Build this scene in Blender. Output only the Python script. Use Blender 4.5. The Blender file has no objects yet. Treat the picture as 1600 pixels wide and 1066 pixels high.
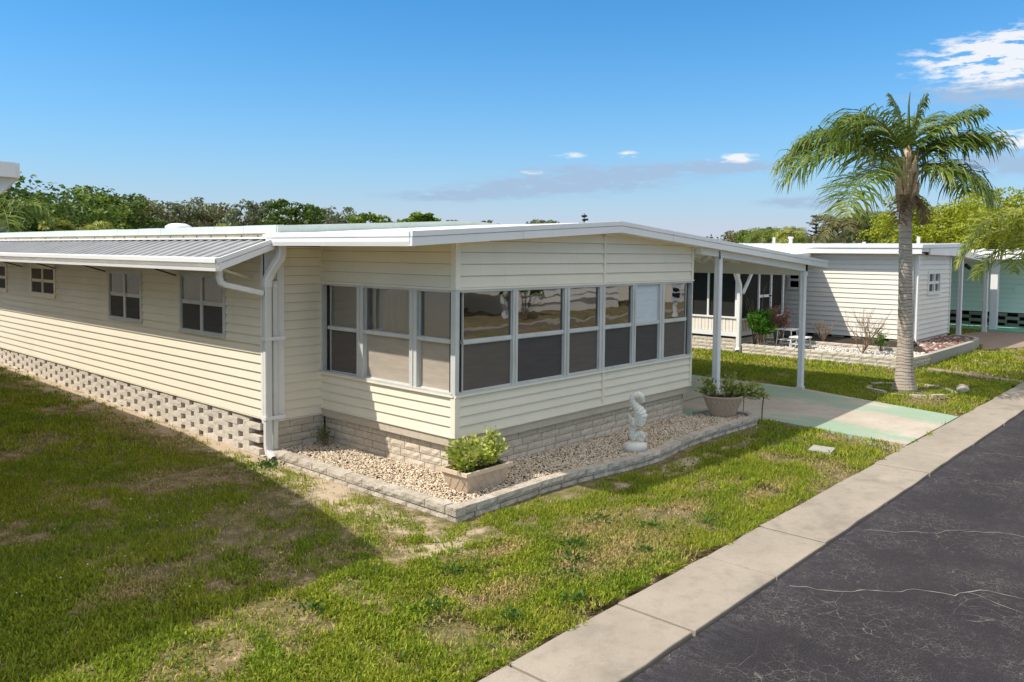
import bpy, math, random
import numpy as np
from math import sin, cos, pi, radians, atan2, hypot, sqrt
from mathutils import Vector, Matrix, noise as mnoise

random.seed(7)
rng = np.random.default_rng(11)
scene = bpy.context.scene
col = scene.collection

# ------------------------------------------------------------------ camera
CAM = Vector((-6.877, -7.183, 2.908))
YAW, PITCH, ROLL, FPX = radians(42.259), radians(2.8669), radians(0.55963), 1262.78
_f = Vector((cos(YAW)*cos(PITCH), sin(YAW)*cos(PITCH), -sin(PITCH)))
_r = Vector((sin(YAW), -cos(YAW), 0)); _u = _r.cross(_f)
_r2 = _r*cos(ROLL) + _u*sin(ROLL); _u2 = -_r*sin(ROLL) + _u*cos(ROLL)
cam_data = bpy.data.cameras.new('camera')
cam_data.sensor_width = 36.0
cam_data.lens = 36.0*FPX/1600.0
cam_data.shift_y = -75.36/1600.0
cam_data.clip_start = 0.05
cam_data.clip_end = 3000
cam = bpy.data.objects.new('camera', cam_data)
M = Matrix((_r2, _u2, -_f)).transposed().to_4x4()
M.translation = CAM
cam.matrix_world = M
col.objects.link(cam)
scene.camera = cam

# ------------------------------------------------------------------ light
SUN_K, SUN_M = 0.70, 0.48                       # ground travel of a shadow per metre of height (+x, -y)
sd = Vector((SUN_K, -SUN_M, -1.0)).normalized()
SUN_EL = math.asin(-sd.z)
sun_data = bpy.data.lights.new('sun', 'SUN')
sun_data.energy = 3.0
sun_data.angle = radians(0.55)
sun_data.color = (1.0, 0.94, 0.85)
sun = bpy.data.objects.new('sun', sun_data)
sun.rotation_euler = sd.to_track_quat('-Z', 'Y').to_euler()
sun.location = (-20, 15, 30)
col.objects.link(sun)

world = bpy.data.worlds.new('World')
scene.world = world
world.use_nodes = True
wt = world.node_tree
wt.nodes.clear()
def wn(t, **k):
    n = wt.nodes.new(t)
    for a, b in k.items(): setattr(n, a, b)
    return n
def wmath(op, a, b=None, clamp=False):
    n = wn('ShaderNodeMath', operation=op, use_clamp=clamp)
    for i, v in enumerate((a, b)):
        if v is None: continue
        if isinstance(v, (int, float)): n.inputs[i].default_value = v
        else: wt.links.new(v, n.inputs[i])
    return n.outputs[0]
sky = wn('ShaderNodeTexSky', sky_type='NISHITA')
sky.sun_disc = False
sky.sun_elevation = SUN_EL
sky.sun_rotation = atan2(-sd.x, -sd.y)          # measured from +Y towards +X
sky.altitude = 0.0
sky.air_density = 1.0
sky.dust_density = 0.35
sky.ozone_density = 2.2
tc = wn('ShaderNodeTexCoord')
sep = wn('ShaderNodeSeparateXYZ'); wt.links.new(tc.outputs['Generated'], sep.inputs[0])
az = wmath('MULTIPLY', wmath('ARCTAN2', sep.outputs[1], sep.outputs[0]), 180/pi)
el = wmath('MULTIPLY', wmath('ARCSINE', sep.outputs[2]), 180/pi)
cmb = wn('ShaderNodeCombineXYZ')
wt.links.new(wmath('MULTIPLY', az, 0.16), cmb.inputs[0]); wt.links.new(wmath('MULTIPLY', el, 0.62), cmb.inputs[1])
nz = wn('ShaderNodeTexNoise'); nz.inputs['Scale'].default_value = 3.4; nz.inputs['Detail'].default_value = 10; nz.inputs['Roughness'].default_value = 0.62
wt.links.new(cmb.outputs[0], nz.inputs['Vector'])
def gauss(a0, e0, wa, we):
    da = wmath('DIVIDE', wmath('SUBTRACT', az, a0), wa); de = wmath('DIVIDE', wmath('SUBTRACT', el, e0), we)
    s = wmath('ADD', wmath('MULTIPLY', da, da), wmath('MULTIPLY', de, de))
    return wmath('POWER', 2.718, wmath('MULTIPLY', s, -1.0))
def addall(l):
    o = l[0]
    for x in l[1:]: o = wmath('ADD', o, x)
    return o
white_m = addall([wmath('MULTIPLY', gauss(8.8, 11.8, 5.6, 1.35), 2.3), wmath('MULTIPLY', gauss(27.0, 6.55, 1.7, .38), .82), wmath('MULTIPLY', gauss(34.2, 6.85, .9, .3), .62), wmath('MULTIPLY', gauss(38.4, 6.8, 1.3, .26), .5), wmath('MULTIPLY', gauss(40.5, 5.6, 1.6, .2), .5), gauss(9.5, 7.1, 2.6, .6)])
grey_m = addall([gauss(10.5, 9.9, 5.0, .8), gauss(28, 5.9, 4.5, .45), gauss(36.5, 5.2, 5.5, .9), gauss(42, 4.5, 4.0, .5), gauss(10.5, 5.6, 4.5, .7), gauss(22.5, 3.5, 2.5, .35), gauss(47.0, 3.9, 4.0, .35)])
nv = wmath('SUBTRACT', nz.outputs[0], 0.5)
wmask = wmath('MULTIPLY', wmath('SUBTRACT', wmath('MULTIPLY', white_m, wmath('ADD', wmath('MULTIPLY', nv, 11.0), 1.5)), .40), .9, True)
gmask = wmath('MULTIPLY', wmath('SUBTRACT', wmath('MULTIPLY', grey_m, wmath('ADD', wmath('MULTIPLY', nv, 8.0), 1.7)), .18), .9, True)
# a pale veil in the low air, as far as the horizon all round
veil = wmath('MULTIPLY', wmath('POWER', 2.718, wmath('MULTIPLY', wmath('MAXIMUM', el, 0.0), -0.16)), 1.30, True)
def mixc(fac, a, b):
    n = wn('ShaderNodeMix', data_type='RGBA')
    for s, v in ((n.inputs[0], fac), (n.inputs[6], a), (n.inputs[7], b)):
        if isinstance(v, (int, float)): s.default_value = v
        elif isinstance(v, tuple): s.default_value = v
        else: wt.links.new(v, s)
    return n.outputs[2]
hs = wn('ShaderNodeHueSaturation'); hs.inputs['Saturation'].default_value = 1.0; hs.inputs['Value'].default_value = 1.0
wt.links.new(sky.outputs[0], hs.inputs['Color'])
SK = 1.0
tint = wn('ShaderNodeMix', data_type='RGBA', blend_type='MULTIPLY'); tint.inputs[0].default_value = 1.0
wt.links.new(hs.outputs[0], tint.inputs[6]); tint.inputs[7].default_value = (.10, .49, .72, 1)
c1 = mixc(veil, tint.outputs[2], (2.40, 2.72, 3.22, 1))
# bright cumulus added overhead, out of view, to lift and warm the shade
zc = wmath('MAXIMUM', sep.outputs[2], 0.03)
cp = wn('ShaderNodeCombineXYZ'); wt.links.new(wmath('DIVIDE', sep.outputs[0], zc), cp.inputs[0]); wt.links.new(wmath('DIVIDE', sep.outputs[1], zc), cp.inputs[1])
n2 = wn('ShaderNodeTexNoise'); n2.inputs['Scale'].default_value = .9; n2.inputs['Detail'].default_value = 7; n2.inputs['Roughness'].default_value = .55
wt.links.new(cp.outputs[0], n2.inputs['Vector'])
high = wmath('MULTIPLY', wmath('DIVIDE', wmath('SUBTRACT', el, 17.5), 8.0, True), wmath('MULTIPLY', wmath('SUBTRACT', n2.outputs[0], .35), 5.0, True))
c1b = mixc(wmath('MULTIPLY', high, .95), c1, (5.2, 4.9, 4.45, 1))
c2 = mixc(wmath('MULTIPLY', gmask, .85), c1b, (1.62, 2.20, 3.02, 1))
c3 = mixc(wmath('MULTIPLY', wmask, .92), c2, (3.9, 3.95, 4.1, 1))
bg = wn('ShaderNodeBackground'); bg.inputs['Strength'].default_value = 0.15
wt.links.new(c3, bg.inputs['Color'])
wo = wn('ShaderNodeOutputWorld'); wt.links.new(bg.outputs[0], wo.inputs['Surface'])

scene.view_settings.view_transform = 'Standard'
scene.view_settings.look = 'None'
scene.view_settings.exposure = 0.68
scene.view_settings.gamma = 1.0
scene.view_settings.use_curve_mapping = False
scene.render.engine = 'CYCLES'
scene.cycles.use_denoising = True
scene.cycles.max_bounces = 8
scene.cycles.diffuse_bounces = 4
scene.cycles.glossy_bounces = 4
scene.cycles.transmission_bounces = 6
scene.cycles.transparent_max_bounces = 12
scene.cycles.caustics_reflective = False
scene.cycles.caustics_refractive = False

# ------------------------------------------------------------------ materials
MATS = {}
class N:
    """thin node helper"""
    def __init__(s, name):
        s.m = bpy.data.materials.new(name); s.m.use_nodes = True; s.t = s.m.node_tree
        s.b = s.t.nodes['Principled BSDF']; s.o = s.t.nodes['Material Output']
        MATS[name] = s.m
    def n(s, t, **k):
        x = s.t.nodes.new(t)
        for a, b in k.items(): setattr(x, a, b)
        return x
    def set(s, sock, v):
        if isinstance(v, (int, float)): sock.default_value = v
        elif isinstance(v, (tuple, list)): sock.default_value = tuple(v) if len(v) == 4 or sock.type == 'VECTOR' else (*v, 1)
        else: s.t.links.new(v, sock)
    def pos(s, scale=(1, 1, 1)):
        g = s.n('ShaderNodeNewGeometry'); mp = s.n('ShaderNodeMapping'); mp.inputs['Scale'].default_value = scale
        s.t.links.new(g.outputs['Position'], mp.inputs[0]); return mp.outputs[0]
    def noise(s, vec, scale, detail=4, rough=.55, out=0):
        x = s.n('ShaderNodeTexNoise'); s.t.links.new(vec, x.inputs['Vector'])
        x.inputs['Scale'].default_value = scale; x.inputs['Detail'].default_value = detail; x.inputs['Roughness'].default_value = rough
        return x.outputs[out]
    def ramp(s, v, stops):
        x = s.n('ShaderNodeValToRGB'); s.t.links.new(v, x.inputs[0]); e = x.color_ramp.elements
        while len(e) < len(stops): e.new(.5)
        for k, (p, c) in enumerate(stops):
            e[k].position = p; e[k].color = (*c, 1) if isinstance(c, (tuple, list)) else (c, c, c, 1)
        return x.outputs[0]
    def mix(s, f, a, b, blend='MIX'):
        x = s.n('ShaderNodeMix', data_type='RGBA', blend_type=blend)
        s.set(x.inputs[0], f); s.set(x.inputs[6], a); s.set(x.inputs[7], b); return x.outputs[2]
    def math(s, op, a, b=0.0, clamp=False):
        x = s.n('ShaderNodeMath', operation=op, use_clamp=clamp); s.set(x.inputs[0], a); s.set(x.inputs[1], b); return x.outputs[0]
    def bump(s, h, strength, dist=.01):
        x = s.n('ShaderNodeBump'); x.inputs['Strength'].default_value = strength; x.inputs['Distance'].default_value = dist
        s.t.links.new(h, x.inputs['Height']); s.t.links.new(x.outputs[0], s.b.inputs['Normal'])
    def rnd(s):
        return s.n('ShaderNodeObjectInfo').outputs['Random']
    def fin(s, color=None, rough=.6, spec=.4, metal=0.0):
        if color is not None: s.set(s.b.inputs['Base Color'], color)
        s.set(s.b.inputs['Roughness'], rough); s.set(s.b.inputs['Specular IOR Level'], spec); s.set(s.b.inputs['Metallic'], metal)
        return s.m

def paint(name, c, dirt=.12, rough=.5, spec=.4, grain=0.0, streak=True):
    """painted metal or vinyl with faint weathering"""
    k = N(name); p = k.pos()
    a = k.noise(p, 1.7, 6, .6); b = k.noise(k.pos((9, 9, .9)), 1.5, 4, .6)
    col1 = k.mix(k.ramp(a, [(.35, 0), (.75, 1)]), c, tuple(x*(1-dirt) for x in c))
    if streak: col1 = k.mix(k.ramp(b, [(.55, 0), (.85, .5)]), col1, (c[0]*(1-dirt*1.6), c[1]*(1-dirt*1.9), c[2]*(1-dirt*2.4)))
    k.bump(k.noise(p, 34, 3), .05+grain, .004)
    r = k.math('ADD', k.math('MULTIPLY', a, .2), rough-.1)
    return k.fin(col1, r, spec)

M_cream = paint('cream_vinyl_siding', (.86, .785, .62), .07, .52)
M_cream2 = paint('cream_trim', (.88, .81, .66), .06, .5)
M_white = paint('white_aluminium', (.86, .85, .83), .06, .42)
M_whitedirty = paint('weathered_white_metal', (.78, .77, .72), .14, .5)
M_alu = paint('mill_aluminium_frame', (.66, .66, .62), .22, .5, .35)
M_green_roof = paint('pale_green_roof_coating', (.60, .68, .62), .14, .6)
M_beige_band = paint('stained_beige_flashing', (.42, .37, .27), .35, .7)
M_greymetal = paint('weathered_grey_corrugated_metal', (.40, .40, .40), .25, .42, .5)
M_white_siding = paint('white_vinyl_siding', (.88, .82, .72), .06, .55)
M_mint = paint('mint_green_siding', (.86, .93, .86), .05, .55)
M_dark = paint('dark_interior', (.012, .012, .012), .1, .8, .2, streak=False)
M_core = paint('wall_core', (.30, .27, .2), .1, .8, .2, streak=False)
M_darkrod = paint('dark_bracket_metal', (.06, .05, .04), .2, .6)
M_black = paint('black_plastic', (.015, .015, .015), .1, .5, streak=False)

def concrete(name, c1, c2, scale=1.0, bump=.25, rough=.88, stains=False):
    k = N(name); p = k.pos()
    a = k.noise(p, .9*scale, 8, .65); b = k.noise(p, 60, 3, .6); d = k.noise(p, 7*scale, 6, .7)
    c = k.mix(k.ramp(a, [(.3, 0), (.7, 1)]), c1, c2)
    c = k.mix(k.ramp(d, [(.5, 0), (.75, .55)]), c, tuple(x*.72 for x in c1))
    c = k.mix(k.ramp(b, [(.3, .22), (.7, 0)]), c, tuple(x*.5 for x in c1))
    if stains:
        s1 = k.noise(p, 1.6, 7, .72); s2 = k.noise(k.pos((1, 3, 1)), 3.2, 6, .75); s3 = k.noise(p, .7, 3, .5)
        c = k.mix(k.math('MULTIPLY', k.ramp(s1, [(.50, 0), (.66, 1)]), k.ramp(s3, [(.4, .15), (.6, .75)])), c, tuple(x*.66 for x in c1))
        c = k.mix(k.ramp(s2, [(.62, 0), (.74, .5)]), c, tuple(x*.5 for x in c1))
    k.bump(b, bump, .006)
    return k.fin(c, rough, .25)
M_conc = concrete('sidewalk_concrete', (.32, .275, .22), (.42, .365, .295), 1, .3, .9, True)
M_conc_cap = concrete('concrete_cap', (.56, .48, .36), (.64, .56, .44), 1.5, .2)
M_conc_grey = concrete('grey_concrete', (.38, .36, .32), (.45, .43, .38), 1.5, .3)
M_path = concrete('brown_path_concrete', (.30, .22, .17), (.36, .28, .22), 1.5, .3)
M_greenslab = concrete('mint_painted_slab', (.22, .50, .36), (.30, .56, .42), 1.5, .2)

def stone(name, c1, c2, rough_bump=.9, dark=.5):
    k = N(name); p = k.pos(); r = k.rnd()
    a = k.noise(p, 9, 8, .7); b = k.noise(p, 42, 5, .7)
    c = k.mix(r, c1, c2)
    c = k.mix(k.ramp(a, [(.40, 0), (.68, .8)]), c, tuple(x*dark for x in c1))
    c = k.mix(k.ramp(b, [(.34, .34), (.50, 0)]), c, tuple(x*.42 for x in c1))
    k.bump(k.math('ADD', k.math('MULTIPLY', a, 1.4), b), rough_bump, .02)
    return k.fin(c, .92, .2)
M_brick = stone('split_face_block', (.66, .56, .43), (.76, .66, .53), .6, .85)
M_breeze = stone('pale_block', (.74, .66, .56), (.82, .74, .64), .8, .8)
M_border = stone('rock_face_border_block', (.62, .54, .44), (.74, .66, .55), 1.0, .62)
M_bbrick = stone('pale_planter_brick', (.62, .55, .44), (.76, .69, .57), .6, .75)
M_greyblock = stone('grey_block', (.34, .31, .26), (.42, .38, .32), .5, .7)
M_mortar = concrete('dark_mortar', (.10, .085, .065), (.15, .13, .10), 2, .3)
M_shadow_gap = concrete('crawlspace_dark', (.03, .025, .02), (.04, .035, .03), 2, .1)  # near-black, the shade of the open crawlspace put into the colour

# pebbles: colour by island
def pebbles(name, ramp):
    k = N(name); g = k.n('ShaderNodeNewGeometry')
    c = k.ramp(g.outputs['Random Per Island'], ramp)
    a = k.noise(k.pos(), 70, 3); c = k.mix(k.ramp(a, [(.4, 0), (.8, .5)]), c, (.36, .27, .18))
    k.bump(a, .3, .004)
    return k.fin(c, .75, .3)
M_peb = pebbles('river_pebbles', [(0, (.70, .55, .38)), (.2, (.86, .77, .62)), (.45, (.76, .60, .39)), (.6, (.88, .82, .70)), (.8, (.64, .48, .31)), (1, (.46, .32, .21))])
M_peb_red = pebbles('red_and_white_rocks', [(0, (.16, .06, .05)), (.55, (.22, .10, .08)), (.7, (.6, .55, .5)), (1, (.12, .05, .04))])
M_peb_w = pebbles('white_rocks', [(0, (.62, .58, .52)), (.6, (.76, .73, .68)), (1, (.5, .45, .38))])

# glass and screens
def glass(name, tint, wav=.6, gloss=.22, fk=1.0):
    k = N(name); t = k.t
    t.nodes.remove(k.b)
    fr = k.n('ShaderNodeFresnel'); fr.inputs[0].default_value = 1.55
    gl = k.n('ShaderNodeBsdfGlossy'); gl.inputs['Roughness'].default_value = .015; gl.inputs['Color'].default_value = (.9, .92, .95, 1)
    tr = k.n('ShaderNodeBsdfTransparent'); tr.inputs['Color'].default_value = (*tint, 1)
    bp = k.n('ShaderNodeBump'); bp.inputs['Strength'].default_value = wav; bp.inputs['Distance'].default_value = .02
    t.links.new(k.noise(k.pos((1.0, 1.0, 1.6)), 2.1, 2, .4), bp.inputs['Height'])
    t.links.new(bp.outputs[0], gl.inputs['Normal'])
    mx = k.n('ShaderNodeMixShader')
    t.links.new(k.math('ADD', k.math('MULTIPLY', fr.outputs[0], fk), gloss, True), mx.inputs[0])
    t.links.new(tr.outputs[0], mx.inputs[1]); t.links.new(gl.outputs[0], mx.inputs[2]); t.links.new(mx.outputs[0], k.o.inputs[0])
    return k.m
M_glass = glass('wavy_window_glass', (.80, .76, .70), .07, .17)
M_glass_side = glass('side_window_glass', (.74, .72, .68), .10, .0, .30)
M_glass_dark = glass('far_window_glass', (.25, .26, .28), .3, .06)

def screen(name, c, weave=260, cv=.25):
    k = N(name); p = k.pos((1, 1, 1))
    w = k.n('ShaderNodeTexWave', bands_direction='Z'); k.t.links.new(p, w.inputs[0]); w.inputs['Scale'].default_value = weave/6.3
    w.inputs['Distortion'].default_value = 1.2; w.inputs['Detail'].default_value = 1
    a = k.noise(k.pos((1, 1, 6)), 2.6, 5, .6)
    cc = k.mix(k.math('MULTIPLY', w.outputs[1], cv), c, tuple(x*.55 for x in c))
    cc = k.mix(k.ramp(a, [(.4, 0), (.7, .5)]), cc, tuple(min(1, x*1.3) for x in c))
    k.bump(w.outputs[1], .15, .003)
    return k.fin(cc, .8, .25)
M_screen_dark = screen('charcoal_sun_screen', (.085, .076, .072))
M_screen_mid = screen('brown_sun_screen', (.13, .112, .094))
M_screen_sunlit = screen('sunlit_taupe_screen', (.42, .36, .29), 300, .2)  # paler copy: sun reaching the blind behind is put into its colour
M_screen_black = screen('black_insect_screen', (.018, .018, .017), 300, .2)
M_blind = screen('taupe_blind', (.36, .32, .26), 180, .2)
M_curtain = screen('cream_curtain', (.46, .42, .33), 30, .08)
M_whitepane = screen('white_frosted_shade', (.60, .64, .66), 30, .06)

# ground
def ground_mat():
    k = N('thatch_and_sandy_soil'); p = k.pos()
    a = k.noise(p, .55, 6, .6); b = k.noise(p, 5, 7, .7); f = k.noise(p, 90, 3, .7)
    c = k.ramp(b, [(.3, (.11, .11, .035)), (.47, (.20, .155, .08)), (.62, (.38, .275, .19)), (.8, (.50, .39, .28))])
    c = k.mix(k.ramp(a, [(.40, 0), (.62, .55)]), c, (.10, .12, .03))
    # pale sandy strip beside the planting bed and along the long wall
    g = k.n('ShaderNodeNewGeometry'); sx = k.n('ShaderNodeSeparateXYZ'); k.t.links.new(g.outputs['Position'], sx.inputs[0])
    X, Y = sx.outputs[0], sx.outputs[1]
    def band(v, c0, w):
        d = k.math('ABSOLUTE', k.math('SUBTRACT', v, c0)); return k.math('SUBTRACT', 1.0, k.math('DIVIDE', d, w), True)
    def blob(x0, y0, wx, wy):
        dx = k.math('DIVIDE', k.math('SUBTRACT', X, x0), wx); dy = k.math('DIVIDE', k.math('SUBTRACT', Y, y0), wy)
        return k.math('SUBTRACT', 1.0, k.math('SQRT', k.math('ADD', k.math('MULTIPLY', dx, dx), k.math('MULTIPLY', dy, dy))), True)
    s1 = blob(-1.35, .2, .5, 2.0); s2 = blob(-1.45, -1.35, .75, .45); s3 = band(X, -1.12, .5); s4 = blob(2.9, -1.5, 2.6, .3)
    s3 = k.math('MULTIPLY', s3, k.ramp(Y, [(0, 0), (1, 1)]))
    s = k.math('MAXIMUM', k.math('MAXIMUM', s1, s2), k.math('MAXIMUM', s3, s4))
    s = k.math('MULTIPLY', k.math('ADD', k.math('SUBTRACT', s, .22), k.math('MULTIPLY', k.math('SUBTRACT', b, .5), 1.9)), 2.0, True)
    c = k.mix(s, c, k.ramp(f, [(.3, (.42, .32, .22)), (.7, (.60, .49, .36))]))
    k.bump(k.math('ADD', b, k.math('MULTIPLY', f, .4)), .8, .02)
    return k.fin(c, .95, .1)
M_ground = ground_mat()

def grass_mat(name, fresh, yellow, dry, tonew=1.0):
    k = N(name); p = k.pos()
    at = k.n('ShaderNodeAttribute'); at.attribute_name = 'tone'
    a = k.noise(p, .62, 5, .65); b = k.noise(p, 2.7, 5, .7)
    c = k.mix(k.ramp(a, [(.36, 0), (.62, 1)]), fresh, yellow)
    c = k.mix(at.outputs['Fac'], c, dry)
    c = k.mix(k.ramp(b, [(.35, .4), (.65, 0)]), c, tuple(x*.6 for x in fresh))
    gi = k.n('ShaderNodeNewGeometry'); ri = gi.outputs['Random Per Island']
    c = k.mix(1.0, c, k.ramp(ri, [(0, (.45, .50, .40)), (.35, (.85, .90, .8)), (.8, (1.1, 1.08, 1.0)), (1, (1.7, 1.6, 1.7))]), 'MULTIPLY')
    k.set(k.b.inputs['Base Color'], c)
    tl = k.n('ShaderNodeBsdfTranslucent'); k.t.links.new(k.mix(.5, c, (.20, .26, .02)), tl.inputs[0])
    mx = k.n('ShaderNodeMixShader'); mx.inputs[0].default_value = .38
    k.t.links.new(k.b.outputs[0], mx.inputs[1]); k.t.links.new(tl.outputs[0], mx.inputs[2]); k.t.links.new(mx.outputs[0], k.o.inputs[0])
    return k.fin(None, .6, .18)
M_grass = grass_mat('lawn_blades', (.235, .335, .024), (.44, .45, .045), (.64, .45, .24))

def leaf_mat(name, c1, c2, c3=None, trans=.3, rough=.5):
    k = N(name); g = k.n('ShaderNodeNewGeometry')
    st = [(0, c1), (.6, c2)] + ([(1, c3)] if c3 else [(1, c2)])
    c = k.ramp(g.outputs['Random Per Island'], st)
    b = k.noise(k.pos(), .9, 4, .6)
    c = k.mix(k.ramp(b, [(.35, .45), (.65, 0)]), c, tuple(x*.55 for x in c1))
    k.set(k.b.inputs['Base Color'], c)
    tl = k.n('ShaderNodeBsdfTranslucent'); k.t.links.new(c, tl.inputs[0])
    mx = k.n('ShaderNodeMixShader'); mx.inputs[0].default_value = trans
    k.t.links.new(k.b.outputs[0], mx.inputs[1]); k.t.links.new(tl.outputs[0], mx.inputs[2]); k.t.links.new(mx.outputs[0], k.o.inputs[0])
    return k.fin(None, rough, .3)
M_leaf_deep = leaf_mat('deep_green_leaves', (.05, .095, .014), (.10, .17, .022), (.19, .27, .035))
M_leaf_mid = leaf_mat('mid_green_leaves', (.12, .19, .02), (.20, .29, .03), (.30, .38, .05))
M_leaf_olive = leaf_mat('olive_brown_leaves', (.13, .14, .045), (.21, .20, .07), (.32, .28, .12))
M_leaf_grey = leaf_mat('grey_green_leaves', (.12, .155, .075), (.20, .23, .12), (.31, .33, .19))
M_leaf_yellow = leaf_mat('yellow_green_leaves', (.24, .30, .014), (.42, .46, .03), (.58, .60, .05), .4)
M_leaf_palm = leaf_mat('palm_leaflets', (.09, .15, .022), (.17, .25, .03), (.34, .38, .07), .35, .4)
M_leaf_palm_y = leaf_mat('yellowing_palm_leaflets', (.22, .28, .03), (.40, .44, .05), (.58, .56, .12), .35, .4)
M_leaf_var = leaf_mat('variegated_leaves', (.20, .32, .03), (.62, .64, .10), (.95, .90, .40), .3, .35)
M_leaf_var2 = leaf_mat('shaded_variegated_leaves', (.16, .25, .035), (.46, .48, .09), (.85, .80, .40), .3, .35)
M_leaf_bright = leaf_mat('bright_shrub_leaves', (.06, .19, .015), (.10, .28, .02), (.16, .36, .03), .35)
M_leaf_red = leaf_mat('russet_shrub_leaves', (.20, .08, .06), (.34, .16, .11), (.40, .26, .16), .3)
M_leaf_dead = leaf_mat('dead_brown_fronds', (.16, .10, .06), (.25, .17, .10), (.34, .25, .15), .1, .8)
M_leaf_weed = leaf_mat('weed_leaves', (.055, .13, .02), (.09, .19, .025), (.13, .24, .03), .3)

def bark(name, c1, c2, ring=0.0):
    k = N(name); p = k.pos()
    a = k.noise(k.pos((1, 1, 5)), 5, 7, .7)
    c = k.mix(k.ramp(a, [(.35, 0), (.65, 1)]), c1, c2)
    h = a
    if ring:
        w = k.n('ShaderNodeTexWave', bands_direction='Z', wave_profile='SAW'); k.t.links.new(p, w.inputs[0])
        w.inputs['Scale'].default_value = ring; w.inputs['Distortion'].default_value = 3.5; w.inputs['Detail'].default_value = 3; w.inputs['Detail Scale'].default_value = 2.0
        c = k.mix(k.ramp(w.outputs[1], [(.0, .55), (.3, 0)]), c, tuple(x*.5 for x in c1)); h = w.outputs[1]
    k.bump(h, .7, .02)
    return k.fin(c, .9, .15)
M_bark = bark('tree_bark', (.14, .10, .07), (.24, .19, .14))
M_palmbark = bark('ringed_palm_bark', (.44, .365, .29), (.56, .48, .395), 2.4)
M_boot = bark('dry_palm_boots', (.36, .24, .14), (.62, .46, .30))
M_stem = bark('green_stem', (.16, .18, .05), (.22, .24, .07))
M_twig = bark('dry_twigs', (.22, .15, .10), (.34, .25, .18))
M_pine = leaf_mat('dark_conifer_needles', (.03, .05, .03), (.05, .075, .045), (.07, .10, .06), .1)
M_soil = concrete('dark_potting_soil', (.035, .025, .018), (.06, .045, .03), 3, .6)
M_terracotta = concrete('pale_terracotta', (.70, .53, .37), (.78, .62, .46), 3, .15)
M_basket = concrete('brown_basket_clay', (.52, .39, .27), (.62, .48, .35), 3, .4)
M_statue = concrete('whitewashed_plaster', (.84, .80, .70), (.92, .88, .78), 3, .15)

def asphalt():
    k = N('sealed_asphalt'); p = k.pos()
    fine = k.noise(p, 120, 3, .7); big = k.noise(p, .45, 6, .65); mid = k.noise(p, 2.2, 6, .7)
    c = k.mix(k.ramp(big, [(.35, 0), (.65, 1)]), (.020, .018, .022), (.032, .028, .032))
    c = k.mix(k.ramp(fine, [(.5, 0), (.72, .45)]), c, (.12, .108, .105))
    c = k.mix(k.ramp(k.noise(p, 300, 2, .8), [(.55, 0), (.75, .5)]), c, (.16, .15, .145))
    # warped network of fine cracks, in patches
    dn = k.n('ShaderNodeTexNoise'); k.t.links.new(p, dn.inputs['Vector']); dn.inputs['Scale'].default_value = 1.7; dn.inputs['Detail'].default_value = 6
    wv = k.mix(.16, p, dn.outputs[1], 'ADD')
    def cracks(sc, w0, w1, patch, seedscale, lo, hi):
        v = k.n('ShaderNodeTexVoronoi', feature='DISTANCE_TO_EDGE'); k.t.links.new(wv, v.inputs['Vector']); v.inputs['Scale'].default_value = sc
        l = k.ramp(v.outputs['Distance'], [(w0, 1), (w1, 0)])
        m = k.ramp(k.noise(p, seedscale, 5, .65), [(lo, 0), (hi, 1)])
        return k.math('MULTIPLY', l, m)
    k1 = cracks(2.2, .001, .006, 0, .7, .52, .62)
    k2 = cracks(9.0, .006, .028, 0, 1.3, .46, .62)
    k3 = cracks(26.0, .02, .09, 0, 1.9, .46, .62)
    br = k.math('MULTIPLY', k.math('ADD', k.math('ADD', k1, k.math('MULTIPLY', k2, .75)), k.math('MULTIPLY', k3, .45), True), k.ramp(k.noise(p, 14, 4, .7), [(.38, .1), (.6, 1)]))
    c = k.mix(k.math('MULTIPLY', br, .85), c, (.27, .235, .21))
    # chalky worn margin beside the kerb
    g = k.n('ShaderNodeNewGeometry'); sx = k.n('ShaderNodeSeparateXYZ'); k.t.links.new(g.outputs['Position'], sx.inputs[0])
    e = k.math('SUBTRACT', 1.0, k.math('DIVIDE', k.math('ABSOLUTE', k.math('ADD', sx.outputs[1], 4.17)), .55), True)
    st = k.noise(k.pos((2.4, 1.2, 1)), 6.0, 8, .8)
    e = k.math('MULTIPLY', k.math('POWER', e, 1.6), k.ramp(st, [(.45, 0), (.75, .22)]))
    c = k.mix(e, c, (.27, .28, .33))
    w = k.ramp(mid, [(.6, 0), (.8, .16)]); c = k.mix(w, c, (.10, .095, .10))
    k.bump(k.math('SUBTRACT', fine, k.math('MULTIPLY', br, .8)), .6, .008)
    return k.fin(c, k.ramp(mid, [(.3, .82), (.7, .95)]), .2)
M_asphalt = asphalt()

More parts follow.
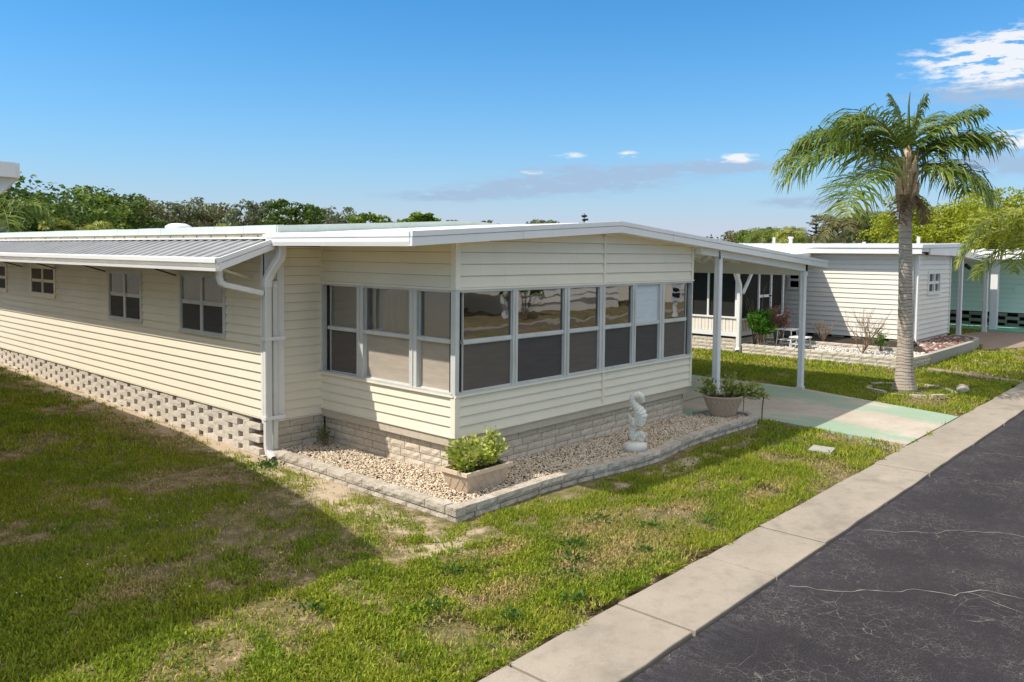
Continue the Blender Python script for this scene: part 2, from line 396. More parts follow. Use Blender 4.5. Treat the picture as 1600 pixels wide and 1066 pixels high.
def driveway():
    k = N('worn_green_painted_concrete'); p = k.pos()
    g = k.n('ShaderNodeNewGeometry'); sx = k.n('ShaderNodeSeparateXYZ'); k.t.links.new(g.outputs['Position'], sx.inputs[0])
    a = k.noise(k.pos((1, .38, 1)), .95, 9, .68); b = k.noise(p, 8, 7, .75); f = k.noise(p, 80, 3)
    base = k.mix(k.ramp(k.noise(p, 1.2, 6), [(.3, 0), (.7, 1)]), (.44, .37, .29), (.54, .48, .40))
    base = k.mix(k.ramp(b, [(.5, 0), (.72, .5)]), base, (.30, .25, .20))
    # the paint holds along both sides of the slab and is worn off by tyres between them
    u = k.math('ABSOLUTE', k.math('SUBTRACT', sx.outputs[0], 7.95))
    side = k.ramp(k.math('DIVIDE', u, 2.0), [(.25, 0), (.6, .13), (.86, .27)])
    m = k.math('ADD', k.math('ADD', k.math('MULTIPLY', k.math('SUBTRACT', a, .28), 2.4), k.math('MULTIPLY', b, .25)), side)
    m = k.ramp(m, [(.70, 0), (.80, .75), (.92, 1)])
    m = k.math('MULTIPLY', m, k.ramp(k.noise(p, 26, 5, .8), [(.34, .35), (.55, 1)]))
    edge = k.math('GREATER_THAN', k.math('ADD', k.math('SUBTRACT', sx.outputs[0], 9.35), k.math('MULTIPLY', k.math('ADD', sx.outputs[1], 3.4), -.18)), .16)
    m = k.math('MULTIPLY', m, k.math('SUBTRACT', 1.0, edge))
    c = k.mix(k.math('MULTIPLY', m, .88), base, k.mix(b, (.14, .33, .21), (.34, .49, .35)))
    k.bump(f, .2, .004)
    return k.fin(c, .8, .3)
M_drive = driveway()
M_crack = concrete('crack_filler', (.36, .33, .29), (.44, .40, .36), 3, .2)
M_rust = paint('rusty_wire', (.10, .08, .065), .3, .7)

# ------------------------------------------------------------------ mesh helpers
WORLD = {}                                           # world origin of every object that can be a parent
def reg(o, loc): WORLD[o.name] = Vector(loc); return o
def tag(o, label=None, cat=None, group=None, kind=None):
    if label: o['label'] = label
    if cat: o['category'] = cat
    if group: o['group'] = group
    if kind: o['kind'] = kind
    return o
def empty(name, loc, label=None, cat=None, group=None, rz=0.0):
    o = bpy.data.objects.new(name, None); o.empty_display_size = .2
    o.location = loc; o.rotation_euler.z = rz; col.objects.link(o)
    reg(o, loc); return tag(o, label, cat, group)
def link(name, me, parent=None, loc=(0, 0, 0), rot=None, scale=None, **t):
    """link a mesh object; loc is in world metres unless the parent is rotated (then local)"""
    o = bpy.data.objects.new(name, me); col.objects.link(o)
    loc = Vector(loc)
    if parent is not None:
        o.parent = parent
        if parent.rotation_euler.z == 0: o.location = loc - WORLD[parent.name]
        else: o.location = loc
    else: o.location = loc
    if rot is not None: o.rotation_euler = rot
    if scale is not None: o.scale = scale
    reg(o, loc)
    return tag(o, **t)

class MB:
    def __init__(s): s.v = []; s.f = []; s.mi = []; s.cur = 0
    def add(s, vs, fs):
        b = len(s.v); s.v.extend([tuple(x) for x in vs])
        for f in fs: s.f.append(tuple(b+i for i in f)); s.mi.append(s.cur)
        return s
    def box(s, x0, y0, z0, x1, y1, z1):
        return s.add([(x0,y0,z0),(x1,y0,z0),(x1,y1,z0),(x0,y1,z0),(x0,y0,z1),(x1,y0,z1),(x1,y1,z1),(x0,y1,z1)],
                     [(0,3,2,1),(4,5,6,7),(0,1,5,4),(1,2,6,5),(2,3,7,6),(3,0,4,7)])
    def prism(s, poly, axis, a, b):
        """poly: 2D points; axis 'x': (y,z) extruded along x, 'y': (x,z), 'z': (x,y)"""
        def P(p, t): return {'x': (t, p[0], p[1]), 'y': (p[0], t, p[1]), 'z': (p[0], p[1], t)}[axis]
        n = len(poly); vs = [P(p, a) for p in poly] + [P(p, b) for p in poly]
        fs = [tuple(range(n))[::-1], tuple(range(n, 2*n))] + [(i, (i+1) % n, n+(i+1) % n, n+i) for i in range(n)]
        return s.add(vs, fs)
    def tube(s, pts, rad, n=8, cap=True, flat=None):
        pts = [Vector(p) for p in pts]
        if isinstance(rad, (int, float)): rad = [rad]*len(pts)
        b = len(s.v); up = None
        for i, p in enumerate(pts):
            d = (pts[min(i+1, len(pts)-1)] - pts[max(i-1, 0)]).normalized()
            if up is None:
                up = Vector((0, 0, 1)) if abs(d.z) < .9 else Vector((0, 1, 0))
            sx = d.cross(up).normalized(); up = sx.cross(d).normalized()
            for k in range(n):
                a = 2*pi*(k+.5)/n; s.v.append(tuple(p + sx*cos(a)*rad[i] + up*sin(a)*rad[i]*(flat or 1)))
        for i in range(len(pts)-1):
            for k in range(n):
                s.f.append((b+i*n+k, b+i*n+(k+1) % n, b+(i+1)*n+(k+1) % n, b+(i+1)*n+k)); s.mi.append(s.cur)
        if cap:
            s.f.append(tuple(b+k for k in range(n))[::-1]); s.mi.append(s.cur)
            e = b+(len(pts)-1)*n; s.f.append(tuple(e+k for k in range(n))); s.mi.append(s.cur)
        return s
    def build(s, name, mat, parent=None, origin=None, smooth=False, fixn=True, **t):
        o_ = Vector(origin) if origin is not None else (WORLD[parent.name] if parent is not None and parent.rotation_euler.z == 0 else Vector((0, 0, 0)))
        me = bpy.data.meshes.new(name)
        me.from_pydata([(x-o_.x, y-o_.y, z-o_.z) for x, y, z in s.v], [], s.f)
        for m in (mat if isinstance(mat, (list, tuple)) else [mat]): me.materials.append(m)
        if isinstance(mat, (list, tuple)): me.polygons.foreach_set('material_index', s.mi)
        if smooth: me.polygons.foreach_set('use_smooth', [True]*len(me.polygons))
        me.update()
        o = bpy.data.objects.new(name, me); col.objects.link(o)
        if parent is not None:
            o.parent = parent
            o.location = (o_ - WORLD[parent.name]) if parent.rotation_euler.z == 0 else (0, 0, 0)
            reg(o, o_)
        else:
            o.location = o_; reg(o, o_)
        return tag(o, **t)

def block_mesh(name, L, H, D, mat, rough=.006, seed=0, ch=.010, res=3):
    """a rough-faced block: length along x, face towards -y, origin at the lower left back"""
    r = random.Random(seed); mb = MB()
    nx = max(2, int(res*L/.2)); nz_ = 2
    # front grid with displaced interior
    g = []
    for j in range(nz_+1):
        for i in range(nx+1):
            e = (i in (0, nx)) or (j in (0, nz_))
            x = L*i/nx; z = H*j/nz_
            if e: y = -(D-ch)
            else: y = -D - r.uniform(-rough, rough)
            x += 0 if i in (0, nx) else r.uniform(-.01, .01)
            g.append((x, y, z))
    b = len(g); vs = g + [(0, 0, 0), (L, 0, 0), (L, 0, H), (0, 0, H)]
    fs = []
    W = nx+1
    for j in range(nz_):
        for i in range(nx): fs.append((j*W+i, j*W+i+1, (j+1)*W+i+1, (j+1)*W+i))
    bottom = [i for i in range(W)]; top = [nz_*W+i for i in range(W)]
    fs.append(tuple(bottom[::-1]) + (b, b+1)); fs.append(tuple(top) + (b+2, b+3))
    left = [j*W for j in range(nz_+1)]; right = [j*W+nx for j in range(nz_+1)]
    fs.append(tuple(left) + (b+3, b)); fs.append(tuple(right[::-1]) + (b+1, b+2))
    mb.add(vs, fs)
    me = bpy.data.meshes.new(name); me.from_pydata(mb.v, [], mb.f); me.materials.append(mat); me.update()
    return me

# a wall plane: origin O, unit u along it, outward normal n.  everything in (u, z, depth)
class Plane:
    def __init__(s, O, u, n): s.O, s.u, s.n = Vector(O), Vector(u), Vector(n)
    def P(s, u, z, d=0.0): p = s.O + s.u*u + s.n*d; return (p.x, p.y, z)
def clip_poly(poly, a, b, c):
    """keep a*u+b*z<=c"""
    out = []
    for i in range(len(poly)):
        p, q = poly[i], poly[(i+1) % len(poly)]
        fp, fq = a*p[0]+b*p[1]-c, a*q[0]+b*q[1]-c
        if fp <= 0: out.append(p)
        if fp*fq < 0:
            t = fp/(fp-fq); out.append((p[0]+(q[0]-p[0])*t, p[1]+(q[1]-p[1])*t))
    return out
def slab(mb, pl, poly, d0, d1):
    """polygon in (u,z); d0 back depth; d1 front depth or function of z"""
    fd = d1 if callable(d1) else (lambda z: d1)
    n = len(poly)
    vs = [pl.P(u, z, d0) for u, z in poly] + [pl.P(u, z, fd(z)) for u, z in poly]
    fs = [tuple(range(n))[::-1], tuple(range(n, 2*n))] + [(i, (i+1) % n, n+(i+1) % n, n+i) for i in range(n)]
    mb.add(vs, fs)
def rect(u0, z0, u1, z1): return [(u0, z0), (u1, z0), (u1, z1), (u0, z1)]
def siding(parent, pl, u0, u1, z0, z1, lap, mat, holes=(), clips=(), name='siding_board', proud=.024, z_start=None, label=None, gap_=.0042):
    z = z_start if z_start is not None else z0
    while z < z1-1e-4:
        a, b = max(z+gap_, z0), min(z+lap, z1)
        if b-a > .005:
            cuts = [h for h in holes if h[2] < b-1e-4 and h[3] > a+1e-4]
            rects = [(u0, a, u1, b)]
            for h in cuts:
                nr = []
                for (x0, y0, x1, y1) in rects:
                    hx0, hx1, hy0, hy1 = max(h[0], x0), min(h[1], x1), max(h[2], y0), min(h[3], y1)
                    if hx0 >= hx1 or hy0 >= hy1: nr.append((x0, y0, x1, y1)); continue
                    if hx0 > x0+.01: nr.append((x0, y0, hx0, y1))
                    if hx1 < x1-.01: nr.append((hx1, y0, x1, y1))
                    if hy0 > y0+.01: nr.append((hx0, y0, hx1, hy0))
                    if hy1 < y1-.01: nr.append((hx0, hy1, hx1, y1))
                rects = nr
            zb = z
            for (x0, y0, x1, y1) in rects:
                poly = rect(x0, y0, x1, y1)
                for c in clips:
                    poly = clip_poly(poly, *c)
                if len(poly) < 3: continue
                mb = MB(); slab(mb, pl, poly, -.012, lambda q: .001 + (proud-.001)*(1-(q-zb)/lap))
                mb.build(name, mat, parent, label=label)
        z += lap

def brick_rows(parent, pl, u0, u1, z0, rows, h, d_back, depth, mat, lens=(.40, .40, .30, .20), seed=3, name='brick', gap=.007, meshes={}):
    r = random.Random(seed)
    for j in range(rows):
        u = u0 + (-.18 if j % 2 else 0) ; z = z0 + j*h
        while u < u1-.02:
            L = r.choice(lens); a, b = max(u, u0), min(u+L, u1); u += L
            if b-a < .05: continue
            L2 = round(b-a-gap, 2)
            key = (mat.name, L2, round(h, 3), round(depth, 3), r.randrange(3))
            if key not in meshes: meshes[key] = block_mesh(name, L2, h-gap, depth, mat, .007, hash(key[1:]) % 9999)
            p = pl.P(a+gap/2, z+gap/2, d_back)
            rz = atan2(pl.u.y, pl.u.x)
            # the mesh faces -y with length on +x: rotate so +x -> u (n must be u rotated -90)
            o = link(name, meshes[key], parent, p); o.rotation_euler.z = rz
            o.location.z += 0

def copy_children(src_children, parent, dloc):
    for ch in src_children:
        c = ch.copy(); col.objects.link(c); c.parent = parent

# window builder on a plane
def window(parent, pl, u0, u1, z0, z1, cols, rail=None, frame=.05, fmat=None, mats=None, proud=.03, back=-.10, bar=.035, shade=None, name='window', label=None, railh=.04, pd=-.017):
    """cols: list of (ua,ub) glass intervals; rail: z of the meeting rail; mats(i,row)->pane material"""
    fmat = fmat or M_alu
    mb = MB()
    slab(mb, pl, rect(u0, z0, u1, z0+frame), -.05, proud+.012); slab(mb, pl, rect(u0, z1-frame, u1, z1), -.05, proud)
    slab(mb, pl, rect(u0, z0+frame, u0+frame, z1-frame), -.05, proud-.003); slab(mb, pl, rect(u1-frame, z0+frame, u1, z1-frame), -.05, proud-.003)
    w = mb.build(name, fmat, parent, label=label)
    for i in range(len(cols)-1):
        a, b = cols[i][1], cols[i+1][0]
        m = MB(); slab(m, pl, rect(a, z0+frame, b, z1-frame), -.05, proud-.006)
        if b-a > .07: slab(m, pl, rect((a+b)/2-.006, z0+frame, (a+b)/2+.006, z1-frame), proud-.008, proud+.006)
        m.build('mullion', fmat, w)
    for i, (a, b) in enumerate(cols):
        if rail:
            m = MB(); slab(m, pl, rect(a, rail-railh/2, b, rail+railh/2), -.045, proud-.016)
            slab(m, pl, rect(a, rail+railh/2, b, rail+railh/2+.008), -.045, proud-.022); m.build('sash_rail', fmat, w)
        rowsz = [(z0+frame, rail-railh/2), (rail+railh/2, z1-frame)] if rail else [(z0+frame, z1-frame)]
        for j, (za, zb) in enumerate(rowsz):
            m = MB(); q0, q1 = pd-.012, min(pd+.016, proud-.008); slab(m, pl, rect(a, za, b, za+.012), q0, q1); slab(m, pl, rect(a, zb-.012, b, zb), q0, q1)
            slab(m, pl, rect(a, za+.012, a+.012, zb-.012), q0, q1); slab(m, pl, rect(b-.012, za+.012, b, zb-.012), q0, q1)
            m.build('sash', M_black if not rail else fmat, w)
            pm = mats(i, j)
            m = MB(); slab(m, pl, rect(a+.012, za+.012, b-.012, zb-.012), pd-.005, pd); m.build('pane', pm, w)
            if shade and shade(i, j):
                sm, kind = shade(i, j)
                m = MB()
                if kind == 'fold':
                    n = 26; pts = []
                    for q in range(n+1): pts.append((a+(b-a)*q/n, .018*sin(q*1.9)+.008*sin(q*.7)))
                    for q in range(n):
                        (ua, da), (ub, db) = pts[q], pts[q+1]
                        m.add([pl.P(ua, za, back+.03+da), pl.P(ub, za, back+.03+db), pl.P(ub, zb, back+.03+db), pl.P(ua, zb, back+.03+da)], [(0, 1, 2, 3)])
                    m.build('curtain', sm, w)
                else:
                    slab(m, pl, rect(a, za, b, zb), back+.02, back+.024); m.build('blind', sm, w)
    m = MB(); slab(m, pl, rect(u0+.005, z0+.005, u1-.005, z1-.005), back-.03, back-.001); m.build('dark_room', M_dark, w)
    return w

def at(px, dist, z=0.0):
    """a ground place seen at photo column px, dist metres from the camera"""
    d = _f*1.0 + _r2*((px-800)/FPX); d.z = 0; d.normalize()
    return Vector((CAM.x+d.x*dist, CAM.y+d.y*dist, z))

# ------------------------------------------------------------------ ground, road, pavement
def gz(x, y):
    """lawn height: the plot rises gently towards the back on the left"""
    return .014*max(0.0, y-1.0)*min(1.0, max(0.0, (-x-.2)/.6)) if y < 40 else .546*min(1.0, max(0.0, (-x-.2)/.6))
def strip(name, x0, x1, y0, y1, z, nx, ny, mat, kind='structure', zf=None):
    mb = MB()
    vs = []; fs = []
    for j in range(ny+1):
        for i in range(nx+1):
            x = x0+(x1-x0)*i/nx; y = y0+(y1-y0)*j/ny
            vs.append((x, y, z+(zf(x, y) if zf else 0)))
    W = nx+1
    for j in range(ny):
        for i in range(nx): fs.append((j*W+i, j*W+i+1, (j+1)*W+i+1, (j+1)*W+i))
    mb.add(vs, fs)
    return mb.build(name, mat, None, origin=(0, 0, 0), kind=kind)
gxs = [-900, -300, -120, -50, -25, -12, -6, -3, -2, -1.2, -.8, -.6, -.4, -.2, 0, 6, 12, 25, 50, 100, 200, 400, 900]
gys = [-900, -300, -100, -40, -17, -10.6, -4.2, -3.42, -2, 0, 1, 3, 6, 10, 16, 25, 40, 70, 120, 250, 500, 900]
mb = MB(); W = len(gxs)
for y in gys:
    for x in gxs:
        z = -.012+gz(x, y)
        if -10.6 <= y <= -3.42: z = -.16                    # the roadbed lies below the lawns
        mb.v.append((x, y, z))
for j in range(len(gys)-1):
    for i in range(W-1): mb.f.append((j*W+i, j*W+i+1, (j+1)*W+i+1, (j+1)*W+i)); mb.mi.append(0)
mb.build('ground', M_ground, kind='structure')

road = strip('road', -60, 160, -10.35, -4.172, -.014, 1, 1, M_asphalt)
# long filler-sealed cracks
def crack(pts, w, seed):
    r = random.Random(seed); P = []
    for i in range(len(pts)-1):
        a, b = Vector((*pts[i], 0)), Vector((*pts[i+1], 0)); n = max(2, int((b-a).length/.07))
        for k in range(n): P.append(a+(b-a)*k/n)
    P.append(Vector((*pts[-1], 0)))
    ph = r.uniform(0, 99); off = []
    for i, p in enumerate(P):
        d = (P[min(i+1, len(P)-1)]-P[max(i-1, 0)]).normalized(); nn = Vector((-d.y, d.x, 0))
        o = .22*mnoise.noise(Vector((i*.07+ph, 1, 0)))+.11*mnoise.noise(Vector((i*.22+ph, 5, 0)))+.05*mnoise.noise(Vector((i*.7+ph, 9, 0)))+r.uniform(-.009, .009)
        off.append((p+nn*o, nn, w*r.uniform(.15, .85)))
    mb = MB(); vs = []
    for p, nn, ww in off: vs += [(p.x+nn.x*ww/2, p.y+nn.y*ww/2, -.010), (p.x-nn.x*ww/2, p.y-nn.y*ww/2, -.010)]
    mb.add(vs, [(2*i, 2*i+1, 2*i+3, 2*i+2) for i in range(len(off)-1)])
    return mb.build('crack', M_crack, road)
crack([(-.02, -4.3), (.25, -4.75), (.9, -5.5), (1.9, -6.9), (2.9, -8.6), (3.2, -10.3)], .014, 1)
crack([(2.0, -4.25), (2.35, -4.9), (2.9, -5.4), (3.3, -6.3), (4.5, -7.7), (5.3, -10.0)], .012, 2)
crack([(1.9, -6.9), (2.6, -6.6), (3.3, -6.3)], .008, 3)
crack([(-1.6, -5.6), (-1.2, -5.9), (-1.1, -6.3), (-.6, -6.6)], .008, 4)
crack([(.9, -5.5), (.8, -5.9), (.5, -6.6)], .007, 5)
crack([(6.6, -4.3), (7.2, -5.6), (8.1, -7.8), (8.8, -10)], .012, 6)
crack([(3.6, -5.9), (5.2, -5.4), (7.2, -5.6)], .006, 7)

# pavement in cast slabs, joints read from the photograph
walk = empty('sidewalk', (-30, -4.15, 0)); tag(walk, kind='structure')
joints = [-30, -24, -18, -12, -8, -5.3, -4.1, -2.75, -1.40, .07, 1.24, 3.1, 4.86, 7.16, 9.35, 11.6, 13.9, 16.2, 18.6, 21, 23.5, 26, 30, 35, 42, 50, 60]
for i in range(len(joints)-1):
    a, b = joints[i]+.015, joints[i+1]-.015
    if i < len(joints)-1 and joints[i] == 1.24: b += 0
    mb = MB(); dz = random.uniform(-.003, .004); e = .006
    n = max(2, int((b-a)/.28)) if b-a < 5 else 4
    wob = [random.uniform(-.012, .012) for _ in range(n+1)]
    top = [(a+(b-a)*q/n, -4.14+random.uniform(-.006, .010)) for q in range(n+1)]; back = [(a+(b-a)*q/n, -3.425+wob[q]) for q in range(n+1)][::-1]
    poly = top+back; m_ = len(poly)
    cx, cy = (a+b)/2, -3.78
    ins = [(x+(e if x < a+.01 else -e if x > b-.01 else 0), y+(e if y < -4 else -e)) for x, y in poly]
    vs = [(x, y, -.16) for x, y in poly]+[(x, y, dz-e) for x, y in poly]+[(x, y, dz) for x, y in ins]
    fs = [(k, (k+1) % m_, m_+(k+1) % m_, m_+k) for k in range(m_)]+[(m_+k, m_+(k+1) % m_, 2*m_+(k+1) % m_, 2*m_+k) for k in range(m_)]+[tuple(range(2*m_, 3*m_))]
    mb.add(vs, fs); mb.build('slab', M_conc, walk)

# driveway slab
mb = MB(); mb.prism([(6.35, -3.41), (9.38, -3.41), (9.86, -1.75), (10.38, -.1), (10.30, 12), (5.75, 12), (5.75, .3), (6.62, -1.1), (6.45, -2.6)], 'z', -.12, .008)
drive = mb.build('driveway', M_drive, kind='structure')
mb = MB(); mb.box(6.2, .92, .008, 10.3, .932, .0125); mb.build('control_joint', M_mortar, drive)

# paver path of the far house and thin edging
mb = MB(); mb.prism([(21.6, -1.15), (23.4, -1.9), (60, -2.6), (60, -.2), (31, .2), (24.8, .9), (23.6, .25), (23.4, -.8)], 'z', -.1, .006)
mb.build('garden_path', M_path, kind='structure')
mb = MB(); mb.prism([(15.6, -1.2), (16.1, -1.1), (15.25, -3.4), (14.9, -3.4), (15.2, -2.2)], 'z', -.1, .004)
mb.build('stepping_path', M_path, kind='structure')

# ------------------------------------------------------------------ main house
A = empty('mobile_home', (0, 0, 0), 'cream mobile home with wraparound front windows and a ribbed metal awning along its side', 'house')
BY = 2.842                                          # where the front room meets the wing
XW = -.94                                           # plane of the long wing wall
RX0, RX1, RXR = -.97, 11.1, 3.09                    # eaves and ridge of the front roof
RY0 = -.29
def roof_z(x, top=True):
    z = 3.13 + (3.378-3.13)*(x-RX0)/(RXR-RX0) if x < RXR else 3.378 - (3.378-2.79)*(x-RXR)/(RX1-RXR)
    return z if top else z-.162
# underlying walls
mb = MB(); mb.prism([(.14, .62), (5.6, .62), (5.6, 3.0), (3.1, 3.18), (.14, 2.98)], 'y', .14, BY+.2); mb.box(XW+.14, BY+.14, .55, 5.6, 17.5, 3.03)
mb.box(.1, .1, 0, 5.58, BY+.1, .6); mb.box(XW+.2, BY+.1, 0, 5.5, 17.4, .54)
mb.build('wall_frame', M_core, A)
PF = Plane((0, 0, 0), (1, 0, 0), (0, -1, 0))        # front face
PL = Plane((0, 0, 0), (0, 1, 0), (-1, 0, 0))        # bay left face, u = y
PLb = Plane((0, 0, 0), (0, -1, 0), (-1, 0, 0))      # same with u = -y for bricks
PW = Plane((XW, 0, 0), (0, 1, 0), (-1, 0, 0))       # long wing wall
PR = Plane((0, BY, 0), (1, 0, 0), (0, -1, 0))       # return of the wing facing the street
clipL = (-(3.378-3.13)/(RXR-RX0), 1, 3.13-.16+.061*.97)   # z <= slope*x + c
c_left = (-.0611, 1, 2.968+.0611*.97)
c_right = (.0734, 1, 3.216+.0734*RXR)
# front face boards
siding(A, PF, .05, 3.055, .607, 1.105, .1245, M_cream)
siding(A, PF, 3.105, 5.66, .607, 1.105, .1245, M_cream)
siding(A, PF, .05, 3.055, 2.46, 3.3, .147, M_cream, clips=(c_left, c_right))
siding(A, PF, 3.105, 5.66, 2.46, 3.3, .147, M_cream, clips=(c_left, c_right))
# left face of the front room
siding(A, PL, .05, BY-.03, .607, 1.105, .1245, M_cream)
siding(A, PL, .05, BY-.03, 2.46, 3.05, .147, M_cream)
# trim: corner boards, sill strips, head strips, drip edge
def trim(pl, u0, z0, u1, z1, d0=-.01, d1=.03, mat=M_cream2, name='trim'):
    m = MB(); slab(m, pl, rect(u0, z0, u1, z1), d0, d1); return m.build(name, mat, A)
for z0, z1, zt in ((.60, 1.105, 0), (2.462, 3.02, 0)):
    mb = MB(); mb.box(-.032, -.032, z0, .05, 0, z1); mb.box(-.0319, 0, z0+.0004, 0, .05, z1-.0004); mb.build('corner_board', M_cream2, A)
trim(PF, 5.66, .60, 5.715, 1.105); trim(PF, 5.66, 2.462, 5.715, 3.06)
trim(PF, 3.056, .60, 3.104, 1.105); trim(PF, 3.056, 2.462, 3.104, 3.20)
trim(PF, 3.04, 3.165, 3.33, 3.205, .0, .08, M_cream2, 'beam_end')
trim(PF, -.03, 1.106, 5.72, 1.128, -.06, .045, M_cream2, 'sill_strip'); trim(PL, .0, 1.106, BY-.01, 1.128, -.06, .045, M_cream2, 'sill_strip')
trim(PF, -.03, 2.437, 5.72, 2.461, -.06, .042, M_cream2, 'head_strip'); trim(PL, .0, 2.437, BY-.01, 2.461, -.06, .042, M_cream2, 'head_strip')
trim(PF, -.02, .594, 5.71, .609, -.05, .034, M_cream2, 'drip_edge'); trim(PL, .0, .594, BY-.02, .609, -.05, .034, M_cream2, 'drip_edge')
trim(PL, BY-.03, .607, BY, 3.0, -.01, .024, M_cream2)
trim(PF, 0, .482, 5.62, .593, -.12, .012, M_conc_cap, 'foundation_cap'); trim(PL, 0, .4815, BY-.02, .5925, -.12, .0125, M_conc_cap, 'foundation_cap')
# windows of the front room
COLF = [(.125, 1.03), (1.13, 2.125), (2.24, 2.97), (3.11, 3.845), (3.945, 4.65), (4.79, 5.53)]
sm = {0: M_screen_mid, 1: M_screen_dark, 2: M_screen_mid, 3: M_screen_dark, 4: M_screen_dark, 5: M_screen_mid}
window(A, PF, .0, 5.70, 1.128, 2.437, COLF, rail=1.78, frame=.028, mats=lambda i, j: sm[i] if j == 0 else (M_whitepane if i == 4 else M_glass),
       shade=lambda i, j: None if j == 0 else (M_blind, 'flat'), name='window', label='front window band of six bays with aluminium frames', back=-.08)
COLL = [(.0, .70), (.845, 1.825), (1.965, 2.665)]
window(A, PL, .03, BY-.04, 1.128, 2.437, [(.085, .70), (.845, 1.825), (1.965, 2.665)], rail=1.79, frame=.028,
       mats=lambda i, j: (M_screen_sunlit if i < 2 else M_screen_mid) if j == 0 else M_glass_side,  # sunlit lower panes painted paler, the shaded far pane darker
       shade=lambda i, j: None if j == 0 else ((M_curtain, 'fold') if i == 1 else (M_blind, 'flat')), name='window', label='side window band of three bays', pd=-.045, back=-.13)
mb = MB(); mb.box(-.028, -.028, 1.129, .04, .04, 2.436); mb.build('corner_post', M_alu, A)
# foundation bricks under the front room and the return wall
brick_rows(A, PF, .03, 5.58, .075, 4, .102, -.12, .075, M_brick, seed=4)
brick_rows(A, PLb, -BY+.02, -.03, .075, 4, .102, -.12, .075, M_brick, seed=5)
brick_rows(A, Plane((0, BY, 0), (1, 0, 0), (0, -1, 0)), -.73, .05, .06, 4, .110, -.08, .085, M_brick, lens=(.40, .38), seed=6)
for p_, u0, u1 in ((PF, .02, 5.58), (PL, .02, BY)):
    m = MB(); slab(m, p_, rect(u0, .02, u1, .481), -.14, -.062); m.build('mortar_backing', M_mortar, A)
m = MB(); slab(m, PR, rect(-.74, .0, .02, .50), -.12, -.055); m.build('mortar_backing', M_mortar, A)
# return wall of the wing
siding(A, PR, -.65, -.005, .515, 2.96, .127, M_cream)
trim(PR, -.66, .50, .0, .514, -.02, .03, M_cream2, 'drip_edge')
trim(PR, -.757, .50, -.648, 2.90, -.03, .045, M_white, 'corner_board')
trim(PR, XW-.02, .50, -.758, 2.96, -.03, .02, M_white, 'corner_board')

# long wing wall: boards cut round the four windows
WN = [(3.861, 5.307, 1.60, 2.55), (6.691, 8.098, 1.63, 2.53), (10.75, 12.244, 1.87, 2.565), (13.84, 15.3, 1.87, 2.565)]
siding(A, PW, BY+.03, 17.5, .569, 3.0, .127, M_cream, holes=[(a-.0, b+.0, c, d) for a, b, c, d in WN])
m = MB(); slab(m, PW, rect(BY-.02, .555, 17.5, .568), -.02, .026); m.build('drip_edge', M_cream2, A)
m = MB(); slab(m, PW, rect(BY-.02, .56, BY+.03, 2.97), -.0, .032); m.build('corner_board', M_white, A)
for i, (a, b, c, d) in enumerate(WN):
    mid = (a+b)/2; small = i >= 2
    fm = M_alu if not small else M_cream2
    if not small:
        window(A, PW, a, b, c, d, [(a+.07, mid-.03), (mid+.03, b-.07)], rail=c+.52*(d-c), frame=.055, fmat=fm,
               mats=lambda i_, j: M_screen_dark if j == 0 else M_glass_side, shade=lambda i_, j, i=i: None if j == 0 else ((M_curtain, 'fold') if i == 0 else ((M_curtain, 'flat') if i_ == 1 else (M_blind, 'fold'))), proud=.035, name='window', pd=.010, back=-.07)
    else:
        window(A, PW, a, b, c, d, [(a+.10, mid-.05), (mid+.05, b-.10)], rail=c+.50*(d-c), frame=.085, fmat=fm,
               mats=lambda i_, j: M_screen_dark if j == 0 else M_screen_mid, proud=.035, name='window', pd=.030, back=-.07)

# open-work block skirt under the wing
m = MB(); slab(m, PW, rect(BY+.05, .0, 17.5, .56), -.34, -.25); m.build('crawlspace_shade_sheet', M_shadow_gap, A)  # dark sheet standing in for the shade behind the open blocks
cw = .295; bh = .0885; hole = .135
bl_w = 2*cw-hole
bm = [block_mesh('breeze_block', bl_w, bh-.0012, .19, M_breeze, .004, 40+k, .003, 2) for k in range(4)]
bhalf = block_mesh('breeze_block', bl_w*.5, bh-.004, .17, M_breeze, .008, 50, .008, 2)
r = random.Random(5)
for j in range(6):
    z = .555-(j+1)*bh
    y = BY+.06 - (0 if j % 2 else cw)
    while y < 17.2:
        solid = (j == 5)
        me = bm[r.randrange(4)]
        y0, y1 = y+hole/2, y+2*cw-hole/2
        if y0 >= BY+.04:
            o = link('breeze_block', me, A, (XW+.188, y1+r.uniform(-.008, .008), z)); o.rotation_euler.z = -pi/2+r.uniform(-.02, .02)
            o.location.x += r.uniform(-.004, .002)
        y += 2*cw
m = MB(); slab(m, PW, rect(BY+.04, -.1, 17.3, .03), -.2, -.005)
m.build('footing', M_breeze, A)

# front roof: deck, eave gutter, gable fascia in two steps
def roof_slab(mb, pts, y0, y1, th): mb.prism([(x, z) for x, z in pts]+[(x, z-th) for x, z in pts[::-1]], 'y', y0, y1)
mb = MB(); roof_slab(mb, [(RX0+.03, roof_z(RX0)-.006), (RXR, roof_z(RXR)-.006), (RX1-.03, roof_z(RX1)-.006)], RY0+.03, 2.86, .05); mb.build('roof_deck', M_white, A)
mb = MB(); roof_slab(mb, [(5.9, roof_z(5.9)-.006), (RX1-.03, roof_z(RX1)-.006)], 2.66, 9.5, .05); mb.build('roof_deck', M_white, A)
